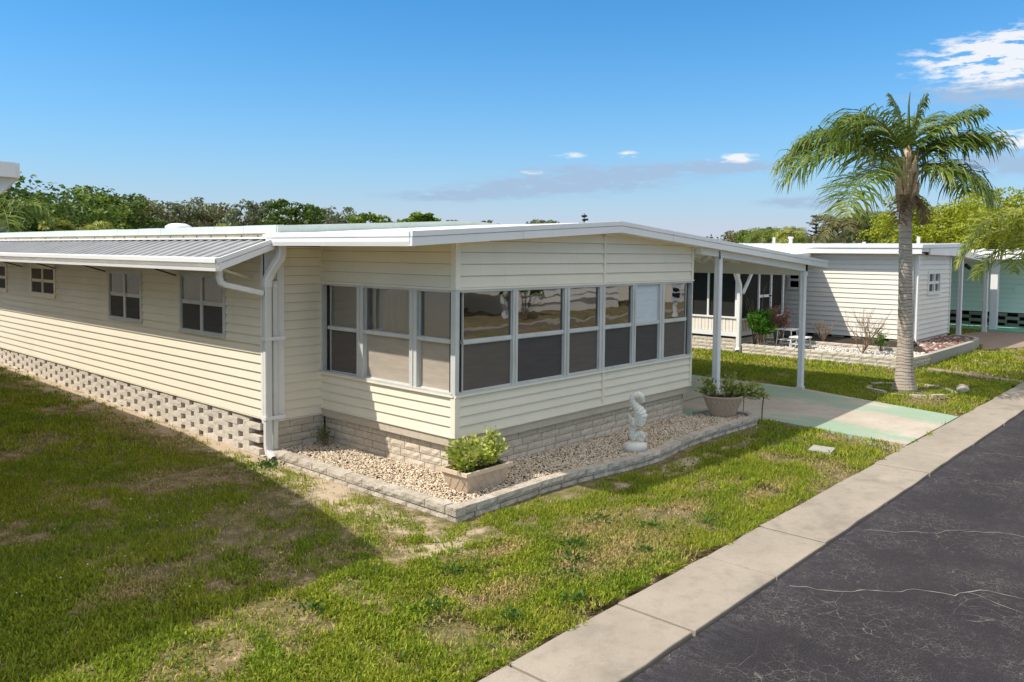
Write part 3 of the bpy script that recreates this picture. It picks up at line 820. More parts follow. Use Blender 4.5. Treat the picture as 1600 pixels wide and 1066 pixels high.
# soffit boards under the overhang
mb = MB(); roof_slab(mb, [(RX0+.03, roof_z(RX0)-.15), (RXR, roof_z(RXR)-.15), (5.73, roof_z(5.73)-.15)], RY0+.04, 2.90, .012); mb.build('soffit', M_cream2, A)
def rake(y, th0, th1, dy0, dy1, mat, name):
    mb = MB()
    xs = [RX0, RXR, RX1]
    if dy1: xs = [RX0, RXR, RX1]
    mb.prism([(x, roof_z(x)-th0) for x in xs]+[(x, roof_z(x)-th1) for x in xs[::-1]], 'y', y-dy0, y+dy1); return mb.build(name, mat, A)
rake(RY0, -.004, .056, .026, .05, M_white, 'gable_fascia_cap')
rake(RY0, .057, .066, .010, .04, M_whitedirty, 'fascia_groove')
rake(RY0, .067, .162, .020, .04, M_white, 'gable_fascia')
for xs_ in (.9, 4.55, 8.2):
    mb = MB(); zz = roof_z(xs_); mb.box(xs_, RY0-.0285, zz-.158, xs_+.05, RY0-.0195, zz-.07); mb.box(xs_, RY0-.032, zz-.055, xs_+.05, RY0-.0255, zz-.004); mb.build('fascia_joint', M_white, A)
# left eave gutter (sunlit) in two steps
def eave(x, y0, y1, ztop, side, name='eave_gutter', mat=M_white, h=.165):
    s = side
    mb = MB(); mb.prism([(x, ztop+.004), (x+s*.07, ztop+.012), (x+s*.07, ztop-.05), (x-s*.012, ztop-.058), (x-s*.012, ztop-.002)], 'y', y0, y1); a = mb.build(name, mat, A)
    mb = MB(); mb.box(min(x+s*.004, x+s*.06), y0+.002, ztop-.066, max(x+s*.004, x+s*.06), y1-.002, ztop-.0585); mb.build('fascia_groove', M_whitedirty, A)
    mb = MB(); mb.prism([(x-s*.006, ztop-.0665), (x+s*.08, ztop-.0665), (x+s*.08, ztop-h), (x+s*.004, ztop-h), (x-s*.008, ztop-h+.05)], 'y', y0, y1); mb.build('eave_fascia', mat, A)
eave(RX0, RY0+.02, 2.72, 3.13, 1)
eave(RX1, RY0+.02, 9.5, roof_z(RX1), -1)

# main roof behind: pale green slab over a stained flashing band
ZR = 3.25
def mz(x): return ZR+(3.45-ZR)*(x+.72)/(3.1+.72) if x < 3.1 else 3.45-(3.45-ZR)*(x-3.1)/3.4
mb = MB(); mb.prism([(-.72, mz(-.72)), (3.1, mz(3.1)), (6.0, mz(6.0)), (6.0, mz(6)-.1), (3.1, mz(3.1)-.105), (-.72, mz(-.72)-.105)], 'y', 2.86, 28); mr = mb.build('main_roof', M_green_roof, A)
y = 2.86
while y < 27.5:
    L = random.choice((.9, .92, .88)); mb = MB(); dz = random.uniform(-.004, .006)
    mb.prism([(-.735, 3.144), (-.725, 3.254+dz), (-.60, 3.262+dz), (-.60, 3.144)], 'y', y+.006, min(y+L, 27.9)-.004); mb.build('roof_edge_panel', M_green_roof, A); y += L
y = 2.9
while y < 28:
    mb = MB(); mb.tube([(-.726, y, 3.105), (-.706, y, 3.105)], .011, 6); mb.build('screw_head', M_rust, A); y += .46 if y < 9 else .9
    if y > 17: break
mb = MB(); mb.box(-.715, 2.80, 3.05, -.60, 28, 3.145); mb.build('flashing_band', M_beige_band, A)
mb = MB(); mb.prism([(-.97, 3.058), (-.97, 3.074), (-.71, 3.090), (-.71, 3.05)], 'y', 2.70, 28); mb.build('flashing_strip', M_white, A)
mb = MB(); mb.prism([(-.72, 3.252), (3.1, 3.452), (3.1, 3.34), (-.72, 3.14)], 'y', 2.835, 2.859); mb.prism([(3.1, 3.452), (6.0, mz(6)+.002), (6.0, mz(6)-.11), (3.1, 3.34)], 'y', 2.835, 2.859); mb.build('roof_end_trim', M_green_roof, A)
# low round roof vent
mb = MB(); vc = (2.2, 12.0)
for k in range(7):
    pass
pr = [(0.30, 0), (.30, .05), (.24, .09), (.16, .12), (.0001, .13)]; vs = []; n = 16
for rr, zz in pr:
    for k in range(n): vs.append((vc[0]+rr*cos(2*pi*k/n), vc[1]+rr*sin(2*pi*k/n), mz(2.2)+zz))
mb.add(vs, [(q*n+k, q*n+(k+1) % n, (q+1)*n+(k+1) % n, (q+1)*n+k) for q in range(len(pr)-1) for k in range(n)]); mb.build('roof_vent', M_white, A, smooth=True)

# side awning: ribbed metal pans, rake trim, gutter, struts
AX0, AX1, AZ0, AZ1 = -1.74, -.955, 2.775, 3.045
AY0, AY1 = 2.60, 17.4
pitch = .283
def pan_mesh():
    mb = MB()
    prof = [(0, 0), (.075, 0), (.095, .006), (.115, .0), (.185, .0), (.200, .026), (.250, .026), (.265, .0), (.283, 0)]
    # along y, down the slope in x; origin at outer lower corner
    vs = []
    for x, z in ((0, 0), (AX1-AX0, AZ1-AZ0)):
        for y, h in prof: vs.append((x, y, z+h))
    n = len(prof)
    for x, z in ((0, 0), (AX1-AX0, AZ1-AZ0)):
        for y, h in prof: vs.append((x, y, z+h-.004))
    fs = [(i, i+1, n+i+1, n+i) for i in range(n-1)]+[(2*n+i, 3*n+i, 3*n+i+1, 2*n+i+1) for i in range(n-1)]+[(i, 2*n+i, 2*n+i+1, i+1) for i in range(n-1)]+[(n+i, n+i+1, 3*n+i+1, 3*n+i) for i in range(n-1)]
    me = bpy.data.meshes.new('awning_pan'); me.from_pydata(vs, [], fs); me.materials.append(M_greymetal); me.update(); return me
pm = pan_mesh(); y = AY0+.03; k = 0
while y < AY1-.2:
    o = link('awning_pan', pm, A, (AX0+.02, y, AZ0-.012+(k % 2)*.0006)); y += pitch; k += 1
def asl(x): return AZ0+(AZ1-AZ0)*(x-AX0)/(AX1-AX0)
mb = MB(); mb.prism([(AX0-.02, asl(AX0-.02)+.02), (AX1+.03, asl(AX1+.03)+.012), (AX1+.03, asl(AX1+.03)-.05), (AX0-.02, asl(AX0-.02)-.045)], 'y', AY0-.02, AY0+.02); mb.build('awning_rake_trim', M_white, A)
mb = MB(); mb.prism([(AX0+.01, asl(AX0)-.052), (AX1+.03, asl(AX1+.03)-.057), (AX1+.03, asl(AX1+.03)-.135), (AX0+.01, asl(AX0)-.145)], 'y', AY0-.012, AY0+.02); mb.build('awning_rake_trim', M_white, A)
eave(AX0-.03, AY0-.015, AY1, AZ0+.018, 1, 'awning_gutter', M_white, .05)
mb = MB(); mb.prism([(AX0+.015, 2.722), (AX0+.05, 2.722), (AX0+.05, 2.645), (AX0+.03, 2.645)], 'y', AY0+.01, AY1); mb.build('gutter_back', M_whitedirty, A)
mb = MB(); mb.prism([(AX0-.035, 2.668), (AX0+.06, 2.668), (AX0+.06, 2.628), (AX0-.03, 2.628)], 'y', AY0-.01, AY1); mb.build('gutter_lip', M_white, A)
for (ya, yb) in ((7.55, 8.23), (4.78, 5.44), (9.87, 10.76), (11.9, 12.8), (14.4, 15.3)):
    mb = MB(); mb.tube([(-1.66, ya, 2.64), (XW-.02, yb, 2.49)], .013, 6); mb.build('awning_strut', M_darkrod, A)
mb = MB(); mb.tube([(-1.62, 2.75, 2.66), (XW-.02, 3.15, 2.50)], .017, 6); mb.build('awning_strut', M_cream2, A)

# downspouts
def rpipe(name, pts, w, d, mat=M_white, parent=A):
    mb = MB()
    P = [Vector(p) for p in pts]; vs = []
    for i, p in enumerate(P):
        dv = (P[min(i+1, len(P)-1)]-P[max(i-1, 0)]).normalized()
        side = Vector((1, 0, 0)) if abs(dv.x) < .8 else Vector((0, 0, 1))
        other = dv.cross(side).normalized(); side = other.cross(dv).normalized()
        for a, b in ((-1, -.7), (-.7, -1), (.7, -1), (1, -.7), (1, .7), (.7, 1), (-.7, 1), (-1, .7)): vs.append(p+side*a*w/2+other*b*d/2)
    n = 8
    fs = [(i*n+k, i*n+(k+1) % n, (i+1)*n+(k+1) % n, (i+1)*n+k) for i in range(len(P)-1) for k in range(n)]
    mb.add(vs, fs); return mb.build(name, mat, parent)
dp = rpipe('downspout', [(-.93, 2.76, 2.42), (-.935, 2.755, 2.36), (-.935, 2.755, .20), (-.935, 2.73, .12), (-.935, 2.60, .045)], .105, .085, M_whitedirty)
rpipe('elbow', [(-.80, 2.62, 2.99), (-.80, 2.62, 2.86), (-.81, 2.625, 2.80), (-.85, 2.67, 2.72), (-.90, 2.74, 2.58), (-.93, 2.757, 2.50), (-.935, 2.757, 2.40)], .12, .10, M_white, dp)
dp2 = rpipe('downspout', [(-.815, 2.775, 2.42), (-.815, 2.775, .17), (-.82, 2.75, .10), (-.84, 2.66, .05)], .075, .07, M_whitedirty)
rpipe('elbow', [(-1.60, 2.82, 2.65), (-1.60, 2.82, 2.54), (-1.58, 2.815, 2.47), (-1.52, 2.81, 2.44)], .075, .075, M_white, dp2)
rpipe('slanting_pipe', [(-1.55, 2.81, 2.447), (-1.0, 2.765, 2.315)], .07, .07, M_white, dp2)
rpipe('elbow', [(-.84, 2.72, 2.50), (-.815, 2.765, 2.45), (-.815, 2.775, 2.38)], .07, .065, M_white, dp2)
for z in (1.66, .56):
    mb = MB(); mb.box(-1.0, 2.705, z, -.68, 2.712, z+.05); mb.box(-1.0, 2.712, z, -.992, 2.83, z+.05); mb.box(-.70, 2.712, z+.002, -.69, 2.80, z+.048); mb.build('pipe_strap', M_white, A)
for z in (2.12, 1.9): 
    mb = MB(); mb.box(-.79, 2.78, z, -.775, 2.80, z+.25); mb.build('cable', M_darkrod, A)

# carport: ceiling pans, beams, posts, lamps
y = RY0+.06; cy_ = []
while y < 9.3:
    yb = min(y+.40, 9.4)
    mb = MB(); roof_slab(mb, [(5.76, roof_z(5.76)-.09), (RX1-.1, roof_z(RX1-.1)-.09)], y, yb-.012, .012); mb.build('ceiling_pan', M_white, A)
    mb = MB(); roof_slab(mb, [(5.76, roof_z(5.76)-.10), (RX1-.1, roof_z(RX1-.1)-.10)], yb-.03, yb+.004, .03); mb.build('pan_rib', M_white, A)
    y = yb
mb = MB(); mb.prism([(5.73, roof_z(5.73)-.14), (10.35, roof_z(10.35)-.14), (10.35, roof_z(10.35)-.29), (5.73, roof_z(5.73)-.27)], 'y', -.16, -.06); mb.build('front_beam', M_white, A)
mb = MB(); mb.box(10.24, -.16, 2.47, 10.36, 9.3, 2.70); mb.build('side_beam', M_white, A)
mb = MB(); mb.box(5.725, .0, .60, 5.75, 9.3, 2.95); mb.build('carport_wall', M_cream, A)
def post(x, y, ztop, w=.115, name='post', parent=A, zb=.005, label=None):
    mb = MB()
    e = .012
    c = w/2
    pl_ = [(-c+e, -c), (-.012, -c), (0, -c+.008), (.012, -c), (c-e, -c), (c, -c+e), (c, c-e), (c-e, c), (-c+e, c), (-c, c-e), (-c, .012), (-c+.008, 0), (-c, -.012), (-c, -c+e)]
    mb.prism([(x+a, y+b) for a, b in pl_], 'z', zb, ztop)
    p = mb.build(name, M_white, parent, label=label)
    m2 = MB(); m2.box(x-c-.012, y-c-.012, zb, x+c+.012, y+c+.012, zb+.06); m2.build('post_foot', M_whitedirty, p)
    return p
post(6.47, -.10, roof_z(6.47)-.16); post(10.27, -.10, 2.56)
post(10.30, 8.0, 2.50)
rpipe('downspout', [(10.98, .25, 2.66), (10.98, .25, 2.58), (10.86, .2, 2.48), (10.45, .05, 2.36), (10.40, .0, 2.30), (10.40, .0, 2.1)], .07, .07, M_whitedirty)
for (x, y) in ((8.0, .9), (8.3, 4.2)):
    zc = roof_z(x)-.13
    mb = MB(); mb.tube([(x, y, zc), (x, y, zc-.03)], [.09, .07], 14); lf = mb.build('ceiling_lamp', M_white, A)
    for s in (-1, 1):
        mb = MB(); mb.tube([(x, y+s*.05, zc-.04), (x+.02, y+s*.13, zc-.07), (x+.03, y+s*.17, zc-.09)], [.03, .045, .055], 12); mb.build('bulb_holder', M_white, lf, smooth=True)
for k in range(5):
    mb = MB(); mb.tube([(6.38+.004*k, -.17, roof_z(6.4)-.17-k*.03), (6.38, -.172, roof_z(6.4)-.19-k*.03)], .012, 6); mb.build('chain_link', M_black, A)

# ------------------------------------------------------------------ planting bed: border, pebbles
BED = [(-.93, 2.78), (-.94, .9), (-.93, -1.0), (-.2, -1.0), (.6, -.98), (1.3, -1.03), (2.0, -1.13), (2.7, -1.20), (3.1, -1.17), (3.6, -1.08), (4.4, -1.03), (5.2, -1.05), (6.15, -1.10)]
def path_blocks(parent, pts, z0, z1, width, lens, mat, name, seed=0, rough=.009, gap=.010, inner=+1, tilt=.01):
    """blocks laid along a polyline; the polyline is the outer lower edge, width goes to its left * inner"""
    r = random.Random(seed)
    P = [Vector((*p, 0)) for p in pts]; cum = [0]
    for i in range(len(P)-1): cum.append(cum[-1]+(P[i+1]-P[i]).length)
    def pt(s):
        s = max(0, min(cum[-1], s))
        for i in range(len(P)-1):
            if s <= cum[i+1]+1e-9: return P[i]+(P[i+1]-P[i])*((s-cum[i])/(cum[i+1]-cum[i]))
        return P[-1]
    s = 0; corner = [c for i, c in enumerate(cum) if 0 < i < len(P)-1 and (P[i+1]-P[i]).normalized().dot((P[i]-P[i-1]).normalized()) < .6]
    cache = {}
    while s < cum[-1]-.04:
        L = r.choice(lens); e = min(s+L, cum[-1])
        for c in corner:
            if s < c-.03 < e: e = c
            if s < c and 0 < c-e < .12: e = c
        a, b = pt(s), pt(e); d = b-a; ll = d.length-gap
        key = (round(ll, 2), r.randrange(3))
        if key not in cache: cache[key] = block_mesh(name, key[0], z1-z0-.006, width, mat, rough, 100+seed+hash(key) % 500, .014, 3)
        # mesh: +x along, front towards -y; outer side is right of travel for inner=+1
        nrm = Vector((-d.y, d.x, 0)).normalized()*inner
        ang = atan2(d.y, d.x); mid = (a+b)/2
        org = a+d.normalized()*gap/2+nrm*width if inner > 0 else b-d.normalized()*gap/2+nrm*width
        o = link(name, cache[key], parent, (org.x, org.y, z0+r.uniform(-.003, .003)))
        o.rotation_euler.z = (ang if inner > 0 else ang+pi)+r.uniform(-tilt, tilt)
        s = e
bord = empty('garden_border', (-.93, -1.0, 0), 'two-course border of rough grey blocks edging the pebble bed', 'border')
def offset(pts, k): return [(x+(k if abs(x+.935) < .02 else 0), y+(k if y < -.5 else 0)) for x, y in pts]
path_blocks(bord, BED, .050, .145, .15, (.42, .40, .41, .33), M_border, 'block', 3, .010)
path_blocks(bord, offset([(x, y) for x, y in BED], .012), -.05, .046, .15, (.40, .30, .41), M_border, 'block', 8, .010)
mb = MB(); mb.prism([(6.13, -1.08), (6.42, -.78), (6.30, -.12), (5.72, -.06), (5.72, -.16), (6.2, -.2), (6.3, -.76), (6.09, -.98)], 'z', -.02, .135); mb.build('kerb', M_conc_grey, bord)

bedpoly = [(-.80, 2.85), (-.80, -.86), (-.2, -.86), (.6, -.84), (1.3, -.89), (2.0, -.99), (2.7, -1.06), (3.1, -1.03), (3.6, -.94), (4.4, -.89), (5.2, -.91), (6.1, -.96), (6.28, -.75), (6.18, -.18), (5.6, -.14), (5.6, .14), (.12, .14), (.12, 2.85)]
def inside(px, py, poly):
    r_ = np.zeros(len(px), bool); n = len(poly); j = n-1
    for i in range(n):
        xi, yi = poly[i]; xj, yj = poly[j]
        c = ((yi > py) != (yj > py)) & (px < (xj-xi)*(py-yi)/((yj-yi) or 1e-9)+xi); r_ ^= c; j = i
    return r_
mb = MB(); mb.prism(bedpoly, 'z', -.02, .082); mb.build('bed_soil', M_soil, kind='structure')
ICO = None
def np_object(name, V, F, mat, parent=None, attrs=None, smooth=False, **t):
    me = bpy.data.meshes.new(name)
    me.vertices.add(len(V)); me.vertices.foreach_set('co', V.astype(np.float32).ravel())
    k = F.shape[1]; me.loops.add(F.size); me.loops.foreach_set('vertex_index', F.astype(np.int32).ravel())
    me.polygons.add(len(F)); me.polygons.foreach_set('loop_start', np.arange(0, F.size, k, dtype=np.int32))
    me.update(calc_edges=True)
    if smooth: me.polygons.foreach_set('use_smooth', np.ones(len(F), bool))
    for a, arr in (attrs or {}).items():
        at_ = me.attributes.new(a, 'FLOAT', 'POINT'); at_.data.foreach_set('value', arr.astype(np.float32))
    me.materials.append(mat)
    o = bpy.data.objects.new(name, me); col.objects.link(o)
    if parent is not None: o.parent = parent
    reg(o, (0, 0, 0)); return tag(o, **t)
def ico():
    p = (1+sqrt(5))/2
    v = np.array([(-1,p,0),(1,p,0),(-1,-p,0),(1,-p,0),(0,-1,p),(0,1,p),(0,-1,-p),(0,1,-p),(p,0,-1),(p,0,1),(-p,0,-1),(-p,0,1)], float); v /= np.linalg.norm(v[0])
    f = np.array([(0,11,5),(0,5,1),(0,1,7),(0,7,10),(0,10,11),(1,5,9),(5,11,4),(11,10,2),(10,7,6),(7,1,8),(3,9,4),(3,4,2),(3,2,6),(3,6,8),(3,8,9),(4,9,5),(2,4,11),(6,2,10),(8,6,7),(9,8,1)])
    return v, f
def rotmats(n):
    q = rng.normal(size=(n, 4)); q /= np.linalg.norm(q, axis=1)[:, None]; w, x, y, z = q.T
    return np.stack([1-2*(y*y+z*z), 2*(x*y-z*w), 2*(x*z+y*w), 2*(x*y+z*w), 1-2*(x*x+z*z), 2*(y*z-x*w), 2*(x*z-y*w), 2*(y*z+x*w), 1-2*(x*x+y*y)], -1).reshape(n, 3, 3)
def stones(name, poly, count, size, z, mat, flat=.6, zj=.012, excl=None, **t):
    xs = [p[0] for p in poly]; ys = [p[1] for p in poly]
    X = rng.uniform(min(xs), max(xs), count*4); Y = rng.uniform(min(ys), max(ys), count*4)
    m = inside(X, Y, poly)
    X, Y = X[m][:count], Y[m][:count]; n = len(X)
    v, f = ico(); S = rng.uniform(.55, 1.25, n)[:, None]*size*np.stack([rng.uniform(.7, 1.3, n), rng.uniform(.5, 1, n), rng.uniform(.4, .8, n)], 1)
    VV = v[None]*S[:, None, :]*rng.uniform(.85, 1.15, (n, 12, 1))
    R = rotmats(n); VV = np.einsum('nij,nkj->nki', R, VV)
    VV[:, :, 2] *= flat+.2
    VV += np.stack([X, Y, z+rng.uniform(-zj, zj, n)], 1)[:, None]
    F = (f[None]+np.arange(n)[:, None, None]*12).reshape(-1, 3)
    return np_object(name, VV.reshape(-1, 3), F, mat, smooth=False, kind='stuff', **t)
stones('pebbles', bedpoly, 24000, .0175, .090, M_peb, label='cream and tan river pebbles filling the bed around the front room')

# ------------------------------------------------------------------ planters, statue
def leaves(mb, centres, size, seed, per=1, droop=.4, aspect=.42, out=None):
    r = random.Random(seed)
    for c, d in centres:
        for _ in range(per):
            dd = Vector(d) + Vector((r.uniform(-1, 1), r.uniform(-1, 1), r.uniform(-.7, .9)))*.7; dd.normalize()
            L = size*r.uniform(.65, 1.2); w = L*aspect
            s = dd.cross(Vector((r.uniform(-1, 1), r.uniform(-1, 1), r.uniform(.2, 1)))).normalized()
            p0 = Vector(c); p1 = p0+dd*L*.5+s*w/2; p2 = p0+dd*L-Vector((0, 0, L*droop*.5)); p3 = p0+dd*L*.5-s*w/2
            pm_ = p0+dd*L*.5-Vector((0, 0, w*.15))
            mb.add([p0, p1, p2, p3, pm_], [(0, 4, 1), (1, 4, 2), (2, 4, 3), (3, 4, 0)])
P1 = empty('planter_box', (-.36, -.60, .10), 'pale terracotta box planter full of yellow-green leaves at the near corner of the bed', 'planter')
bx0, bx1, by0, by1, bz0, bz1 = -.34, .27, -.575, -.26, .095, .345
def frustum(mb, a, b):
    """a,b: (x0,x1,y0,y1,z)"""
    vs = []
    for x0, x1, y0, y1, z in (a, b): vs += [(x0, y0, z), (x1, y0, z), (x1, y1, z), (x0, y1, z)]
    mb.add(vs, [(0, 1, 5, 4), (1, 2, 6, 5), (2, 3, 7, 6), (3, 0, 4, 7), (0, 3, 2, 1)]); return mb
mb = frustum(MB(), (bx0, bx1, by0, by1, bz0), (bx0-.07, bx1+.07, by0-.055, by1+.055, bz1-.03)); body = mb.build('box_body', M_terracotta, P1)
mb = MB(); X0, X1, Y0, Y1 = bx0-.09, bx1+.09, by0-.075, by1+.075
for b_ in ((X0, Y0, X1, Y0+.035), (X0, Y1-.035, X1, Y1), (X0, Y0+.035, X0+.035, Y1-.035), (X1-.035, Y0+.035, X1, Y1-.035)): mb.box(b_[0], b_[1], bz1-.035, b_[2], b_[3], bz1+.008)
mb.build('box_rim', M_terracotta, P1)
mb = MB(); mb.box(X0+.03, Y0+.03, bz1-.06, X1-.03, Y1-.03, bz1-.025); mb.build('potting_soil', M_soil, P1)
# crossed lattice relief on the two faces in view
mb = MB()
def lat(p, q):
    mb.tube([p, q], .0028, 5, cap=False)
for face in range(2):
    n_ = 5 if face == 0 else 3
    for k in range(-1, n_+1):
        for sgn in (1, -1):
            a = (k+ (0 if sgn > 0 else 1))/n_; b = a+sgn*1.0/n_*1.2
            pa, pb = None, None
            def pf(u, v):
                u = max(0.02, min(.98, u))
                if face == 0: return (bx0+(bx1-bx0)*u-.07*v*(1-2*u), by0-.055*v*.93-.003, bz0+(bz1-.04-bz0)*v)
                return (bx0-.07*v*.93-.003, by1-(by1-by0)*u+.055*v*(1-2*u), bz0+(bz1-.04-bz0)*v)
            if -.15 < a < 1.15 and -.15 < b < 1.15: lat(pf(a, .08), pf(b, .92))
mb.build('lattice_relief', M_terracotta, body)
def bush_in(parent, cx, cy, z, w, d, h, n, size, mat, seed, lobes=None, stem=M_stem):
    r = random.Random(seed); cen = []; st = MB()
    nb = 16 if not lobes else len(lobes)
    for b in range(nb):
        if lobes: tx, ty, tz = lobes[b][0]*1.05, lobes[b][1]*1.05, lobes[b][2]*.92
        else:
            tx, ty, tz = r.uniform(-w, w), r.uniform(-d, d), h*r.uniform(.45, 1)*(1-.3*abs(r.uniform(-1, 1)))
        tip = Vector((cx+tx, cy+ty, z+tz)); base = Vector((cx+tx*.4, cy+ty*.4, z))
        st.tube([base, base.lerp(tip, .5)+Vector((0, 0, .02)), tip], [.008, .006, .004], 5, cap=False)
        for _ in range(n//nb):
            t = r.uniform(.25, 1.05); p = base.lerp(tip, t)+Vector((r.gauss(0, .042), r.gauss(0, .042), r.gauss(0, .03)))
            dv = (p-Vector((cx, cy, z-.1))).normalized()
            cen.append((p, dv))
    st.build('stem', stem, parent)
    m = MB(); leaves(m, cen, size, seed+1, 1, aspect=.58); m.build('foliage', mat, parent)
bush_in(P1, -.02, -.42, .33, .30, .16, .30, 1500, .072, M_leaf_var, 4, lobes=[(-.36, -.02, .16), (-.30, .10, .20), (-.24, -.12, .20), (-.15, .05, .27), (-.10, -.10, .22), (0, .08, .26), (.0, -.12, .18), (.08, 0, .24), (.16, -.08, .17), (.18, .08, .22), (.26, -.02, .30), (.30, .08, .34), (.36, -.04, .20), (.38, .06, .12), (-.33, -.10, .10), (.26, .05, .40), (-.2, .15, .3), (.1, .14, .3)])

P2 = empty('basket_planter', (5.95, -.52, .10), 'brown basket-weave oval planter with a sprawling leafy plant by the driveway end of the bed', 'planter')
u_ = Vector((_r.x, _r.y, 0)).normalized(); v_ = Vector((_f.x, _f.y, 0)).normalized()
mb = MB(); n = 32; prof = [(.16, .10), (.20, .10), (.245, .20), (.285, .31), (.325, .405), (.345, .43), (.345, .455), (.315, .455), (.29, .43)]
vs = []
for rr, zz in prof:
    for k in range(n):
        a = 2*pi*k/n; e = 1.0
        q = Vector((5.95, -.52, zz))+u_*cos(a)*rr+v_*sin(a)*rr*.72; vs.append(tuple(q))
mb.add(vs, [(q*n+k, q*n+(k+1) % n, (q+1)*n+(k+1) % n, (q+1)*n+k) for q in range(len(prof)-1) for k in range(n)])
pb = mb.build('pot_body', M_basket, P2, smooth=False)
mb = MB()
for s in (-1, 1):
    for k in range(22):
        pts = []
        for q in range(7):
            t = q/6; a = 2*pi*(k/22+s*t*.11); rr = .20+(.325-.20)*t+.004; zz = .11+.30*t
            pts.append(Vector((5.95, -.52, zz))+u_*cos(a)*rr+v_*sin(a)*rr*.72)
        mb.tube(pts, .009, 5, cap=False)
mb.build('basket_weave', M_basket, pb)
mb = MB(); mb.add([tuple(Vector((5.95, -.52, .425))+u_*cos(2*pi*k/24)*.30+v_*sin(2*pi*k/24)*.21) for k in range(24)], [tuple(range(24))]); mb.build('potting_soil', M_soil, P2)
def L2(a, z, b=0): w = u_*a+v_*b; return (w.x, w.y, z)
bush_in(P2, 5.95, -.52, .43, .3, .2, .4, 900, .085, M_leaf_var2, 9, lobes=[L2(-.27, .26), L2(-.30, .12, .1), L2(-.22, .30, .1), L2(.10, .40), L2(.18, .36, .1), L2(.05, .34, -.1), L2(.22, .20), L2(.34, .24), L2(.48, .20), L2(.60, .12), L2(.66, .06, .1), L2(.55, .22, .1), L2(.12, .12), L2(.2, .05), L2(.72, .03), L2(.42, .10)], stem=M_twig)

# wire plant support at the bed end
mb = MB(); q = Vector((6.38, -1.04, 0)); mb.tube([(q.x, q.y, 0), (q.x+.01, q.y, .25), (q.x+.03, q.y-.01, .42), (q.x+.035, q.y, .5)], .011, 6)
mb.tube([(q.x+.03, q.y, .43), (q.x+.08, q.y+.1, .45), (q.x+.07, q.y+.25, .44), (q.x, q.y+.34, .43)], .006, 5); mb.tube([(q.x, q.y+.34, .43), (q.x, q.y+.35, .0)], .006, 5)
mb.build('wire_plant_support', M_rust, None, origin=(6.38, -1.04, 0), label='bent rusty wire hoop at the driveway end of the pebble bed', cat='wire hoop')

# sea-horse statue: one body with ribs, fin, base
S = empty('seahorse_statue', (2.80, -.80, .09), 'white seahorse garden statue on a round base among the pebbles', 'statue', rz=YAW-pi/2)
def sp(u, z, d=0.0): return Vector((u, d, z))            # local: x to the right, y away
mb = MB(); n = 26
vs = []
for rr, zz in ((.155, 0), (.17, .03), (.168, .07), (.155, .10), (.12, .118), (.06, .125)):
    for k in range(n): a = 2*pi*k/n; w = 1+.05*sin(3*a+1)+.03*sin(7*a); vs.append((rr*w*cos(a), rr*w*sin(a)*.85, zz))
mb.add(vs, [(q*n+k, q*n+(k+1) % n, (q+1)*n+(k+1) % n, (q+1)*n+k) for q in range(5) for k in range(n)]+[tuple(range(5*n, 6*n))]); mb.build('statue_base', M_statue, S, smooth=True)
def spline(ctrl, n):
    out = []
    P = [ctrl[0]]+list(ctrl)+[ctrl[-1]]
    for i in range(1, len(P)-2):
        for k in range(n):
            t = k/n; a, b, c, d = (np.array(P[i-1]), np.array(P[i]), np.array(P[i+1]), np.array(P[i+2]))
            out.append(.5*((2*b)+(-a+c)*t+(2*a-5*b+4*c-d)*t*t+(-a+3*b-3*c+d)*t**3))
    out.append(np.array(P[-2])); return out
ctrl = [(.075, .205, .016), (.055, .18, .02), (.085, .155, .026), (.115, .19, .032), (.09, .245, .036), (.03, .235, .038), (-.02, .19, .042), (-.045, .215, .045), (-.045, .28, .050), (-.02, .35, .060), (.04, .42, .078), (.075, .49, .088), (.06, .56, .078), (.015, .62, .058), (-.03, .68, .044), (-.05, .735, .040), (-.03, .78, .045), (.03, .80, .052), (.075, .775, .045), (.10, .73, .026), (.115, .70, .018)]
sc_ = spline(ctrl, 7)
mb = MB()
rad = [max(.012, p[2]*(1.0+(.10 if (i//2) % 2 else -.04)*(1 if 20 < i < 110 else .3))) for i, p in enumerate(sc_)]
mb.tube([sp(p[0], p[1]) for p in sc_], rad, 14, flat=1.0); bd = mb.build('statue_body', M_statue, S, smooth=True)
mb = MB()
for k in range(9):                                          # fan-shaped fin on the back
    t = k/8; a0 = sp(.05-.02*t, .46-.10*t, -.055); a1 = sp(-.06, .47-.08*t, -.075); a2 = sp(-.115+.02*t, .56-.17*t, -.05+.0*t)
    mb.tube([a0, a1, a2], [.016, .014, .006], 6)
for k in range(8):                                          # ridges across the belly
    z = .38+.024*k; mb.tube([sp(-.03, z+.03, -.075), sp(.06, z-.005, -.100), sp(.135+.012*sin(k*.6), z+.018, -.03)], [.008, .012, .008], 6)
for k in range(6): t = k/5; mb.tube([sp(-.06, .60+.2*t), sp(-.095+.02*abs(t-.5), .615+.2*t)], [.022, .008], 6)   # mane
mb.tube([sp(.02, .845), sp(.03, .80)], [.012, .03], 7); mb.tube([sp(.055, .835, -.01), sp(.05, .80)], [.008, .022], 7)
mb.tube([sp(.06, .785, -.045), sp(.062, .786, -.052)], [.013, .010], 8)
mb.build('fins_and_ridges', M_statue, bd, smooth=True)

